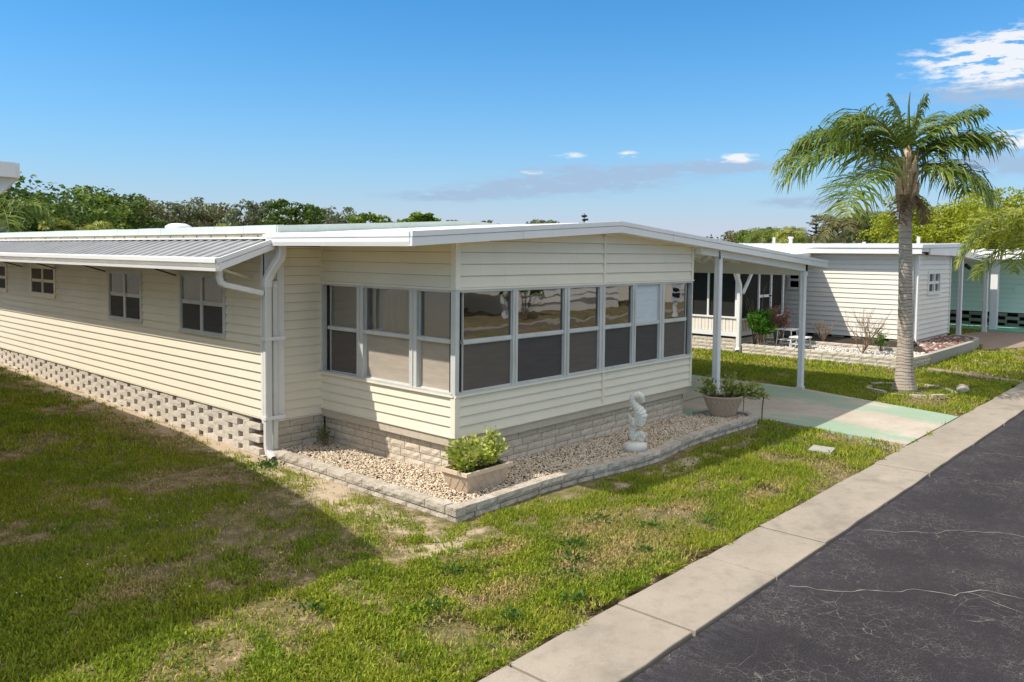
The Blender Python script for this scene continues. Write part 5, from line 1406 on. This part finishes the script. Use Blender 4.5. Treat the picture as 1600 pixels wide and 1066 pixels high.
# right, behind the white house
for (px, d, py, w, mat, sq, nc, lf, lab) in (
    (1105, 120, 372, 4.5, M_leaf_grey, .6, 20, .34, 'small far treetop where the carport roof meets the sky'),
    (1155, 100, 356, 6.5, M_leaf_olive, .75, 44, .34, 'rounded grey-olive tree above the carport roof'),
    (1180, 95, 356, 4.5, M_leaf_mid, .75, 40, .34, 'green rounded tree right of the grey-olive one'),
    (1206, 100, 355, 2.2, M_leaf_deep, .9, 18, .30, 'dark small-headed tree poking above the tree line'),
    (1225, 90, 364, 6.0, M_leaf_mid, .7, 44, .34, 'mid green bushy tree left of the vent pipe'),
    (1255, 95, 362, 6.5, M_leaf_olive, .7, 44, .34, 'olive bushy tree behind the vent pipe'),
    (1290, 110, 364, 6.5, M_leaf_deep, .7, 44, .34, 'dark bushy tree left of the first far palm'),
    (1345, 120, 348, 7.0, M_leaf_grey, .8, 40, .34, 'pale grey-green tree between the two far palms'),
    (1388, 110, 352, 6.5, M_leaf_grey, .8, 36, .34, 'grey green tree right of the second far palm'),
    (1436, 60, 304, 6.6, M_leaf_yellow, .85, 90, .26, 'yellow-green dome-crowned tree right behind the palm trunk'),
    (1498, 58, 300, 6.4, M_leaf_yellow, .85, 90, .26, 'yellow-green tree in the middle of the bright group at the right'),
    (1572, 56, 290, 7.6, M_leaf_yellow, .8, 110, .26, 'tallest yellow-green tree at the right edge'),
    (1660, 58, 296, 7.6, M_leaf_yellow, .8, 80, .26, 'yellow-green tree partly cut by the right edge')):
    tree(lab, px, d, top_of(py, d, px), w, mat, int(px)+300, squash=sq, n_cl=nc, n_leaf=130 if nc > 60 else 70, leaf=lf*(.75 if nc > 60 else 1), bottom=-.9 if nc > 60 else -.6, cl=.2 if nc > 60 else .26, group='trees behind the white mobile home')
# continuous far woodland behind everything
def far_wood():
    Vs = []; Fs = []; b = 0; g = random.Random(9)
    for px in range(-140, 1820, 26):
        if 560 < px < 1060: d = 170; w = 7; tp = top_of(g.uniform(372, 380), d)
        elif px <= 560: d = 95; w = 7; tp = top_of(g.uniform(345, 356), d)
        else: d = 140; w = 8; tp = top_of(g.uniform(366, 376), d)
        l = at(px+g.uniform(-10, 10), d+g.uniform(-8, 8)); R = w/2
        V, F = crown_np(R, 22, 26, .55, px+500, (1.2, 1.2, max(.3, tp/2/R)), -1, .4); V = V+np.array([l.x, l.y, tp*.5])
        Vs.append(V); Fs.append(F+b); b += len(V)
    np_object('distant_woodland', np.concatenate(Vs), np.concatenate(Fs), M_leaf_olive, None, kind='stuff', label='distant line of woodland closing the horizon')
far_wood()

def frond(mb_l, mb_r, base, az_, el0, L, droop, nleaf, ll, seed, leafdroop=.9, width=.03, plumose=.5):
    """arching rachis with hanging leaflets"""
    r = random.Random(seed); h = Vector((cos(az_), sin(az_), 0)); side = Vector((-h.y, h.x, 0))
    n = 12; pts = []; p = Vector(base); e = el0; tw = r.uniform(-.25, .25)
    for i in range(n+1):
        pts.append(p.copy()); d = h*cos(e)+Vector((0, 0, sin(e)))+side*tw*i/n*.4; p = p+d.normalized()*L/n; e -= droop/n*(1+.8*i/n)
    mb_r.tube(pts, [.030*(1-i/(n+1))+.005 for i in range(n+1)], 6, cap=False)
    for k in range(nleaf):
        t = .14+.86*(k+r.random())/nleaf; f = t*n; i = min(n-1, int(f)); q = pts[i].lerp(pts[i+1], f-i); d = (pts[i+1]-pts[i]).normalized()
        for s in (-1, 1):
            sd_ = d.cross(Vector((0, 0, 1)));  sd_ = side*s if sd_.length < .1 else sd_.normalized()*s
            lf = ll*(.45+1.1*math.sin(pi*min(1, t*.93+.05))**.7)*r.uniform(.75, 1.1)*(.5 if t > .93 else 1)
            dd = (sd_*r.uniform(.55, 1)+d*r.uniform(.35, .75)+Vector((0, 0, r.uniform(-.25, plumose)))).normalized()
            w = width*r.uniform(.7, 1.15); P = [q]; v = dd
            for m_ in range(3):
                P.append(P[-1]+v*lf/3); v = (v+Vector((0, 0, -leafdroop*(.45+.4*m_)*r.uniform(.7, 1.2)))).normalized()
            ww = d*w*.5
            vs = [P[0]-ww*.5, P[0]+ww*.5, P[1]+ww, P[1]-ww, P[2]+ww*.8, P[2]-ww*.8, P[3]]
            mb_l.add(vs, [(0, 1, 2, 3), (3, 2, 4, 5), (5, 4, 6)])
    return pts

# ------------------------------------------------------------------ the big palm by the kerb
PT = empty('palm_tree', (11.85, -1.76, 0), 'queen palm with a grey ringed trunk standing in the lawn beside the kerb', 'palm')
mb = MB(); n = 20; vs = []; zs = []; z = -.05; rr_ = random.Random(4); pts = []
prof = [(0, .25), (.12, .215), (.35, .185), (.9, .158), (1.8, .142), (2.8, .133), (3.7, .125), (3.95, .125)]
def rad_at(z):
    for (a, ra), (b, rb) in zip(prof, prof[1:]):
        if z <= b: return ra+(rb-ra)*(max(z, a)-a)/(b-a)
    return prof[-1][1]
rings = []
while z < 3.95:
    step = rr_.uniform(.055, .085); bl_ = rad_at(z)
    rings += [(z, bl_*1.05), (z+step*.75, bl_*1.0), (z+step*.88, bl_*.92)]; z += step
cxp = lambda z: 11.85-.012*z+.03*sin(z*1.3); cyp = lambda z: -1.76+.020*z
for z, rr in rings:
    for k in range(n):
        a = 2*pi*k/n; w = 1+.02*sin(3*a+z*2)+rr_.uniform(-.008, .008); zz = z+.012*sin(2*a+z*3)+.006*sin(5*a)
        vs.append((cxp(z)+rr*w*cos(a), cyp(z)+rr*w*sin(a), zz))
mb.add(vs, [(q*n+k, q*n+(k+1) % n, (q+1)*n+(k+1) % n, (q+1)*n+k) for q in range(len(rings)-1) for k in range(n)]); mb.build('trunk', M_palmbark, PT, smooth=False)
top = Vector((cxp(3.95), cyp(3.95), 3.95))
# fibrous boots
r = random.Random(8)
for k in range(34):
    t = k/34; a = k*2.4; z = 3.92+t*.95; rr = .135+.015*sin(k)-.04*t
    b = Vector((top.x+cos(a)*rr, top.y+sin(a)*rr, z)); o = Vector((cos(a), sin(a), 0)); s = Vector((-sin(a), cos(a), 0))
    h = r.uniform(.30, .5); w = r.uniform(.07, .11)*(1-.3*t)
    tip = b+o*r.uniform(.04, .14)+Vector((0, 0, h))
    mb = MB(); mb.add([b-s*w-Vector((0, 0, .08)), b+s*w-Vector((0, 0, .08)), b+o*.05-Vector((0, 0, .06)), b.lerp(tip, .6)-s*w*.5, b.lerp(tip, .6)+s*w*.5, b.lerp(tip, .6)+o*.05, tip-s*.012, tip+s*.012, tip+o*.015],
        [(0, 2, 5, 3), (2, 1, 4, 5), (3, 5, 8, 6), (5, 4, 7, 8), (0, 1, 2), (6, 8, 7), (1, 0, 3, 4), (4, 3, 6, 7)]); mb.build('leaf_base', M_boot, PT)
mb = MB(); mb.tube([top+Vector((0, 0, -.05)), top+Vector((0, 0, .3)), top+Vector((0, 0, .9)), top+Vector((.01, 0, 1.35))], [.125, .14, .09, .045], 12); mb.build('crown_shaft', M_boot, PT, smooth=True)
def A_img(right, away):                                       # compass angle of a direction given in the viewer's right / away terms
    v = u_*right+v_*away; return atan2(v.y, v.x)
hub = top+Vector((.01, 0, .85))
specs = [  # right, away, elevation, length, droop, leaflets, leaflet length, dz
    (-1.0, -.10, .62, 3.05, 1.25, 62, .62, .0), (-1.0, .45, .80, 3.1, 1.35, 60, .60, .05), (-.95, -.65, .28, 2.8, 1.15, 58, .62, -.1),
    (-.62, -.35, 1.05, 2.5, 1.25, 56, .52, .15), (-.35, .8, 1.15, 2.4, 1.2, 50, .50, .2), (.35, .4, 1.20, 2.2, 1.1, 50, .46, .2),
    (1.0, -.15, .85, 2.1, 1.0, 60, .56, .05), (1.0, .5, .50, 2.15, 1.2, 56, .56, .0), (.75, -.7, .35, 2.0, 1.3, 50, .52, -.05),
    (-.12, .1, 1.50, 1.5, .35, 36, .30, .3), (.1, -.1, 1.50, 1.4, .3, 32, .28, .3), (.5, -.2, 1.15, 1.9, .9, 46, .42, .15), (-.8, .2, .95, 2.7, 1.3, 56, .55, .1), (.85, .3, .95, 2.2, 1.2, 52, .5, .1), (.2, .95, .7, 2.2, 1.3, 48, .5, .05)]
for i, (ra, aw, el_, L, dr, nl, ll, dz) in enumerate(specs):
    ml, mr_ = MB(), MB(); az_ = A_img(ra, aw)
    frond(ml, mr_, hub+Vector((0, 0, dz-.12)), az_, el_, L, dr, int(nl*1.45), ll*1.28, 60+i, 1.05, .046)
    rc = mr_.build('frond', M_stem, PT); ml.build('leaflets', M_leaf_palm_y if i in (7, 0) and False else M_leaf_palm, rc)
for i, (ra, aw) in enumerate(((-.5, -.6), (.45, -.5), (.7, .1))):   # dead hanging pieces
    ml, mr_ = MB(), MB(); frond(ml, mr_, hub+Vector((0, 0, -.5)), A_img(ra, aw), -.4, .9, 1.2, 34, .30, 90+i, 1.4, .022)
    rc = mr_.build('dead_frond', M_leaf_dead, PT); ml.build('leaflets', M_leaf_dead, rc)
mb = MB(); mb.tube([hub+Vector((0, 0, .1)), hub+Vector((.02, 0, .8)), hub+Vector((.0, .01, 1.35)), hub+Vector((.03, 0, 1.62))], [.05, .035, .018, .008], 6); mb.build('spear_leaf', M_leaf_palm, PT)
for i, (ra, aw) in enumerate(((.18, -.9), (-.5, -.8), (.9, -.2))):
    v = u_*ra+v_*aw; mb = MB(); p = top+Vector((0, 0, .10 if i else .65))+v*.12
    if i == 0: mb.tube([p, p+v*.1+Vector((0, 0, .12)), p+v*.16+Vector((0, 0, .34))], [.03, .09, .04], 8, flat=.6)
    else: mb.tube([p+Vector((0, 0, .1)), p+v*.16+Vector((0, 0, -.05)), p+v*.30+Vector((0, 0, -.22))], [.05, .08, .02], 7, flat=.4)
    mb.build('dry_spathe', M_leaf_dead if i else M_boot, PT)
# worn ring of blocks at its foot
ringE = empty('tree_ring', (11.95, -1.8, 0), 'sunken ring of worn stone edging round the foot of the palm', 'edging')
for k in range(13):
    a = 2*pi*k/13+.1; p = Vector((11.95, -1.85, 0))+u_*cos(a)*.85+v_*sin(a)*.80
    mb = MB(); t = Vector((-(v_*cos(a)-u_*sin(a)).y, 0, 0)); d = (u_*-sin(a)*.85+v_*cos(a)*.80).normalized(); n_ = Vector((-d.y, d.x, 0)); L = .17; w = .06
    zt = .018+.018*sin(k*2.1)
    base = [p-d*L-n_*w, p+d*L-n_*w, p+d*L+n_*w, p-d*L+n_*w]
    mb.add([(q.x, q.y, -.05) for q in base]+[((q*.88+p*.12).x, (q*.88+p*.12).y, zt) for q in base], [(0, 1, 5, 4), (1, 2, 6, 5), (2, 3, 7, 6), (3, 0, 4, 7), (4, 5, 6, 7)]); mb.build('edging_stone', M_border, ringE)
q_ = Vector((11.95, -1.85, 0))+u_*1.0-v_*.25
boulder('fallen_stone', (q_.x, q_.y, .07), (.17, .12, .10), M_border, 8, label='loose pale rock lying at the right end of the palm edging', cat='rock')

# palm whose trunk stands outside the right edge: its fronds reach into view
PE = empty('palm_tree', tuple(at(1655, 23.5)), 'leaning bright green palm fronds at the right edge', 'palm')
pe = WORLD[PE.name]; hub2 = pe+Vector((0, 0, 3.35))
mb = MB(); mb.tube([pe, pe+Vector((0, 0, 1.7)), hub2], [.22, .17, .15], 12); mb.build('trunk', M_palmbark, PE)
for i, (ra, aw, el_, L, dr, nl, ll) in enumerate([(-1, -.1, .75, 2.9, 1.9, 60, .58), (-1, .4, .45, 2.7, 1.7, 56, .56), (-.9, -.6, .35, 2.5, 1.6, 56, .56), (-1, .1, .15, 2.4, 1.4, 56, .55), (-.6, .9, .9, 2.5, 1.7, 50, .5), (-.3, -.9, .9, 2.5, 1.7, 50, .5), (.8, .2, .8, 2.5, 1.7, 50, .5), (.6, -.6, .6, 2.5, 1.7, 50, .5)]):
    ml, mr_ = MB(), MB(); frond(ml, mr_, hub2, A_img(ra, aw), el_, L, dr*.8, nl, ll, 160+i, .75, .055)
    rc = mr_.build('frond', M_stem, PE); ml.build('leaflets', M_leaf_palm_y, rc)

def far_palm(px, dist, topz, R, seed, label, mat=M_leaf_palm, trunk=True, nf=14, group=None, lw=.06):
    loc = at(px, dist); t = empty('palm_tree', tuple(loc), label, 'palm', group or 'palms seen over the roofs'); hub_ = loc+Vector((0, 0, topz))
    mb = MB(); mb.tube([loc, loc+Vector((.05, 0, topz*.5)), hub_], [.24, .2, .18], 8); mb.build('trunk', M_palmbark, t)
    r = random.Random(seed); ml, mr_ = MB(), MB()
    for i in range(nf):
        frond(ml, mr_, hub_, i*2.4+seed, r.uniform(.1, 1.2), R*r.uniform(.8, 1.1), r.uniform(1.3, 1.9), 26, R*.26, seed*50+i, .9, lw)
    mr_.build('fronds', M_stem, t); ml.build('leaflets', mat, t)
    return t
far_palm(1316, 85, top_of(354, 85, 1316), 3.5, 3, 'far brownish palm above the white roof, left of its neighbour', M_leaf_olive, nf=24, lw=.13)
far_palm(1363, 88, top_of(357, 88, 1363), 3.5, 5, 'far green palm above the white roof, right of its neighbour', M_leaf_palm, nf=24, lw=.13)
far_palm(1232, 60, top_of(366, 60, 1232), 1.7, 7, 'light green palm crown among the bushes behind the vent pipe', M_leaf_palm_y)
far_palm(1190, 75, top_of(372, 75, 1190), 2.2, 8, 'dull green palm crown above the sloping carport edge', M_leaf_palm)
far_palm(2, 30, 3.75, 2.0, 9, 'palm with arching fronds at the left edge behind the awning roof', M_leaf_palm, nf=18)
far_palm(92, 48, 3.95, 1.15, 10, 'small fan-topped yellow-green palm above the ribbed awning', M_leaf_palm_y, nf=18)
far_palm(140, 48, 3.9, 1.5, 11, 'leaning yellow-green palm right of the fan-topped one', M_leaf_palm_y, nf=10)
far_palm(335, 50, 3.9, 1.6, 12, 'light green palm peeping over the pale roof edge', M_leaf_palm_y, nf=12)

def conifer(px, dist, topz, w, seed, label):
    loc = at(px, dist); t = empty('conifer', tuple(loc), label, 'tree', 'conifers on the skyline'); g = np.random.default_rng(seed)
    mb = MB(); mb.tube([loc, loc+Vector((0, 0, topz))], [.25, .05], 7); mb.build('trunk', M_bark, t)
    n = 2200; lv = g.integers(0, 11, n); z = topz*(.32+.68*lv/11)+g.uniform(-.05, .35, n)*topz*.04; a = g.integers(0, 7, n)*.9+lv*.5+g.normal(0, .16, n); rr = g.uniform(.1, 1, n)*w/2*(1-.55*(lv/11))*(.7+.5*np.sin(lv*2.3+a))
    P = np.stack([loc.x+rr*np.cos(a), loc.y+rr*np.sin(a), z+rr*.25], 1); o = g.normal(size=(n, 3)); o /= np.linalg.norm(o, axis=1)[:, None]; q = np.cross(o, g.normal(size=(n, 3))); q /= np.linalg.norm(q, axis=1)[:, None]
    s = .30
    V = np.stack([P-o*s*.5, P+q*s*.25, P+o*s*.5, P-q*s*.25], 1).reshape(-1, 3)
    ob = np_object('foliage', V-np.array([loc.x, loc.y, 0]), np.arange(n*4).reshape(-1, 4), M_pine, t); ob.location = (0, 0, 0)
conifer(911, 110, top_of(333, 110), 1.7, 1, 'small dark conifer on the skyline right of the roof ridge middle')
conifer(1272, 130, top_of(335, 130), 4.0, 2, 'tall dark tiered conifer on the skyline left of the palm fronds')
conifer(1282, 130, top_of(352, 130), 2.2, 3, 'short dark conifer close to the tall tiered one')

# ------------------------------------------------------------------ lawn
def snoise(X, Y, sc, seed):
    """cheap smooth value noise, two octaves"""
    g = np.random.default_rng(seed); T = g.random((64, 64))
    def one(x, y):
        xi = np.floor(x).astype(int); yi = np.floor(y).astype(int); fx = x-xi; fy = y-yi; fx = fx*fx*(3-2*fx); fy = fy*fy*(3-2*fy)
        a = T[xi % 64, yi % 64]; b = T[(xi+1) % 64, yi % 64]; c = T[xi % 64, (yi+1) % 64]; d = T[(xi+1) % 64, (yi+1) % 64]
        return (a*(1-fx)+b*fx)*(1-fy)+(c*(1-fx)+d*fx)*fy
    return (one(X*sc, Y*sc)*.6+one(X*sc*2.3+7, Y*sc*2.3+3)*.28+one(X*sc*5.1+17, Y*sc*5.1+11)*.12)
def gzv(x, y): return .014*np.maximum(0, y-1.0)*np.clip((-x-.2)/.6, 0, 1)
no_grass = [[(-1.02, 17.6), (-1.02, 2.9), (-.97, -1.03), (2.0, -1.16), (2.7, -1.23), (3.6, -1.12), (6.2, -1.13), (6.45, -.8), (6.62, -1.1), (6.45, -2.6), (6.35, -3.41), (9.38, -3.41), (9.86, -1.75), (10.38, -.1), (10.3, 12), (5.75, 17.6)],
            [(15.25, 4.4), (15.25, -.86), (16.8, -1.0), (21.2, -1.02), (22.95, -.75), (23.45, .3), (24, 6), (15.25, 12)],
            [(15.6, -1.2), (16.1, -1.1), (15.25, -3.4), (14.9, -3.4), (15.2, -2.2)],
            [(4.95, -2.78), (5.30, -2.72), (5.26, -2.40), (4.90, -2.46)],
            [(21.6, -1.15), (23.4, -1.9), (60, -2.6), (60, -.2), (31, .2), (24.8, .9), (23.6, .25), (23.4, -.8)]]
def in_view(X, Y, m=.06):
    dx, dy = X-CAM.x, Y-CAM.y; f = dx*cos(YAW)+dy*sin(YAW); s = dx*sin(YAW)-dy*cos(YAW)
    return (f > 1.5) & (np.abs(s/np.maximum(f, .1)) < 800/FPX+m)
def grass(name, box, per_m2, d0, d1, hh, ww, label, quads=False):
    x0, x1, y0, y1 = box; n = int((x1-x0)*(y1-y0)*per_m2)
    X = rng.uniform(x0, x1, n); Y = rng.uniform(y0, y1, n); dist = np.hypot(X-CAM.x, Y-CAM.y)
    m = in_view(X, Y) & (dist >= d0) & (dist < d1) & (dist > 3.2)
    X, Y = X[m], Y[m]
    bare = np.zeros(len(X), bool)
    edge = snoise(X, Y, 3.1, 5)
    for p in no_grass: bare |= inside(X, Y, p)
    bare |= Y < -3.47+.30*(edge-.25)
    # thin places: along the bed, the long wall, a sandy scar before the corner
    thin = snoise(X, Y, 1.15, 3); fine = snoise(X, Y, 4.6, 8)
    dens = np.clip((thin-.27)*4.2, .22, 1)*np.clip((fine-.22)*4.0, .26, 1)
    dwall = np.where(Y > 2.8, X-(-1.0), 99); dens = np.where((dwall > -.62) & (dwall < 0.2), dens*np.clip((-dwall-.12)*1.5+(fine-.5)*1.6, 0.02, 1), dens)
    dl = np.where((Y < 2.8) & (Y > -1.2), -1.0-X, 99); dens = np.where((dl < .55) & (dl > -.3), dens*np.clip(dl*1.5-.15+(fine-.42)*2.2, .03, 1), dens)
    db = np.where((X > .3) & (X < 6.3), -1.2-Y, 99); dens = np.where((db < .45) & (db > -.1), dens*np.clip(db*2.2+.1+(fine-.5)*2, .04, 1), dens)
    sc1 = np.hypot((X+1.35)/.85, (Y+1.42)/.20); dens = dens*np.clip(sc1-.45+(fine-.5)*2, .05, 1)
    sc2 = np.hypot((X-12)/.45, (Y+1.8)/.45); dens = dens*np.clip(sc2-.6, .1, 1)
    keep = (~bare) & (rng.random(len(X)) < dens); X, Y, thin, fine = X[keep], Y[keep], thin[keep], fine[keep]; n = len(X)
    lush = snoise(X, Y, .9, 21)
    dry = np.clip((.46-thin)*3.0+(.46-fine)*1.8, 0, 1)
    for (bx_, by_, wx_, wy_) in ((-.35, -2.75, 1.1, .45), (.1, -2.1, .8, .35), (1.2, -2.5, .6, .3), (-1.9, -2.6, .5, .25), (-2.2, 2.6, .7, .8), (-1.5, 5.5, .4, 2.5), (-4.0, -.3, .5, .3), (2.6, -2.9, .8, .2), (-1.2, -1.9, .5, .2), (4.2, -2.2, .35, .25)):
        dry = np.clip(dry+np.clip(1.1-np.hypot((X-bx_)/wx_, (Y-by_)/wy_), 0, 1)*(.4+fine), 0, 1)
    tone = np.clip(dry*1.0+(rng.random(n) < .14+.35*dry)*.8, 0, 1)
    h = hh*rng.uniform(.55, 1.25, n)*(.75+.75*lush)*(1-.35*dry); w = ww*rng.uniform(.7, 1.2, n)
    h *= np.where(tone > .7, .7, 1.0)*(.75+.5*fine)
    a = rng.uniform(0, 2*pi, n); lean = rng.uniform(.25, 1.45, n)+.2*(tone > .7); b = a+pi/2+rng.uniform(-.5, .5, n)
    Z = gzv(X, Y)-.012
    ca, sa, cb, sb = np.cos(a), np.sin(a), np.cos(b), np.sin(b)
    base1 = np.stack([X-ca*w/2, Y-sa*w/2, Z], 1); base2 = np.stack([X+ca*w/2, Y+sa*w/2, Z], 1)
    tip = np.stack([X+cb*h*np.sin(lean), Y+sb*h*np.sin(lean), Z+.006+h*np.cos(lean)], 1)
    if quads:
        mid1 = (base1*.42+tip*.58)+np.stack([-ca*w*.28, -sa*w*.28, h*.16], 1); mid2 = (base2*.42+tip*.58)+np.stack([ca*w*.28, sa*w*.28, h*.16], 1)
        V = np.stack([base1, base2, mid2, mid1, tip], 1).reshape(-1, 3); o5 = np.arange(n)*5
        F = np.concatenate([np.stack([o5, o5+1, o5+2], 1), np.stack([o5, o5+2, o5+3], 1), np.stack([o5+3, o5+2, o5+4], 1)]); T = np.repeat(tone, 5)
    else:
        V = np.stack([base1, base2, tip], 1).reshape(-1, 3); F = np.arange(n*3).reshape(-1, 3); T = np.repeat(tone, 3)
    print(name, n); return np_object(name, V, F, M_grass, None, {'tone': T}, kind='stuff', label=label)
grass('lawn_grass', (-6.5, 8, -3.5, 4.5), 10500, 0, 8.2, .047, .0098, 'patchy green and straw-coloured lawn nearest the viewer', True)
grass('lawn_grass', (-7, 7, -3.5, 18), 7000, 8.2, 12.5, .047, .012, 'patchy lawn around the planting bed and in the shade at the left')
grass('lawn_grass', (-8, 18, -3.5, 20), 2600, 12.5, 22, .06, .020, 'lawn along the wing wall and beyond the driveway')
grass('lawn_grass', (9, 45, -3.5, 30), 700, 22, 45, .08, .04, 'far lawn around the white and mint houses')
# broad-leaved weeds
W_ = [(-1.9, -2.0), (-.6, -2.35), (.4, -2.6), (-1.2, -2.8), (-2.5, -2.4), (-.25, -2.95), (.9, -3.0), (-3.2, -1.7), (-2.2, -3.0), (.2, -2.1), (-1.6, -3.15), (-.9, -2.6)]
cen = []; r = random.Random(2)
for (x, y) in W_:
    for _ in range(70):
        a = r.uniform(0, 2*pi); d = abs(r.gauss(0, .09)); cen.append((Vector((x+cos(a)*d, y+sin(a)*d, r.uniform(.0, .05))), Vector((cos(a)*.6, sin(a)*.6, .7))))
for _ in range(900):
    x, y = r.uniform(-5.5, 5.5), r.uniform(-3.3, -1.4); cen.append((Vector((x, y, .01)), Vector((r.uniform(-1, 1), r.uniform(-1, 1), .6))))
for _ in range(260):                                       # lush tuft under the downspout
    a = r.uniform(0, 2*pi); d = abs(r.gauss(0, .13)); cen.append((Vector((-1.15+cos(a)*d, 2.42+sin(a)*d, r.uniform(0, .05))), Vector((cos(a)*.3, sin(a)*.3, 1))))
mb = MB(); leaves(mb, cen, .055, 5, 1, aspect=.38); mb.build('lawn_weeds', M_leaf_weed, None, origin=(0, 0, 0), kind='stuff', label='broad-leaved weeds scattered through the lawn')
cen = []
for _ in range(70):
    x, y = r.uniform(-4.8, -1.4), r.uniform(-1.2, 2.6); cen.append((Vector((x, y, gz(x, y)+.05)), Vector((0, 0, 1))))
mb = MB(); leaves(mb, cen, .018, 6, 2, aspect=.9); mb.build('clover_flowers', M_statue, None, origin=(0, 0, 0), kind='stuff', label='tiny white clover flowers in the shaded lawn')
for _ in range(1):
    mb = MB(); g = random.Random(12)
    for k in range(120):
        x, y = g.gauss(-2.6, .9), g.gauss(.1, .7); h = g.uniform(.10, .19); z = gz(x, y)
        mb.tube([(x, y, z), (x+g.gauss(0, .015), y+g.gauss(0, .015), z+h*.6), (x+g.gauss(0, .03), y+g.gauss(0, .03), z+h)], [.0022, .002, .0035], 4, cap=False)
    mb.build('seed_stalks', M_twig, None, origin=(0, 0, 0), kind='stuff', label='pale upright grass seed stalks in the shaded lawn')
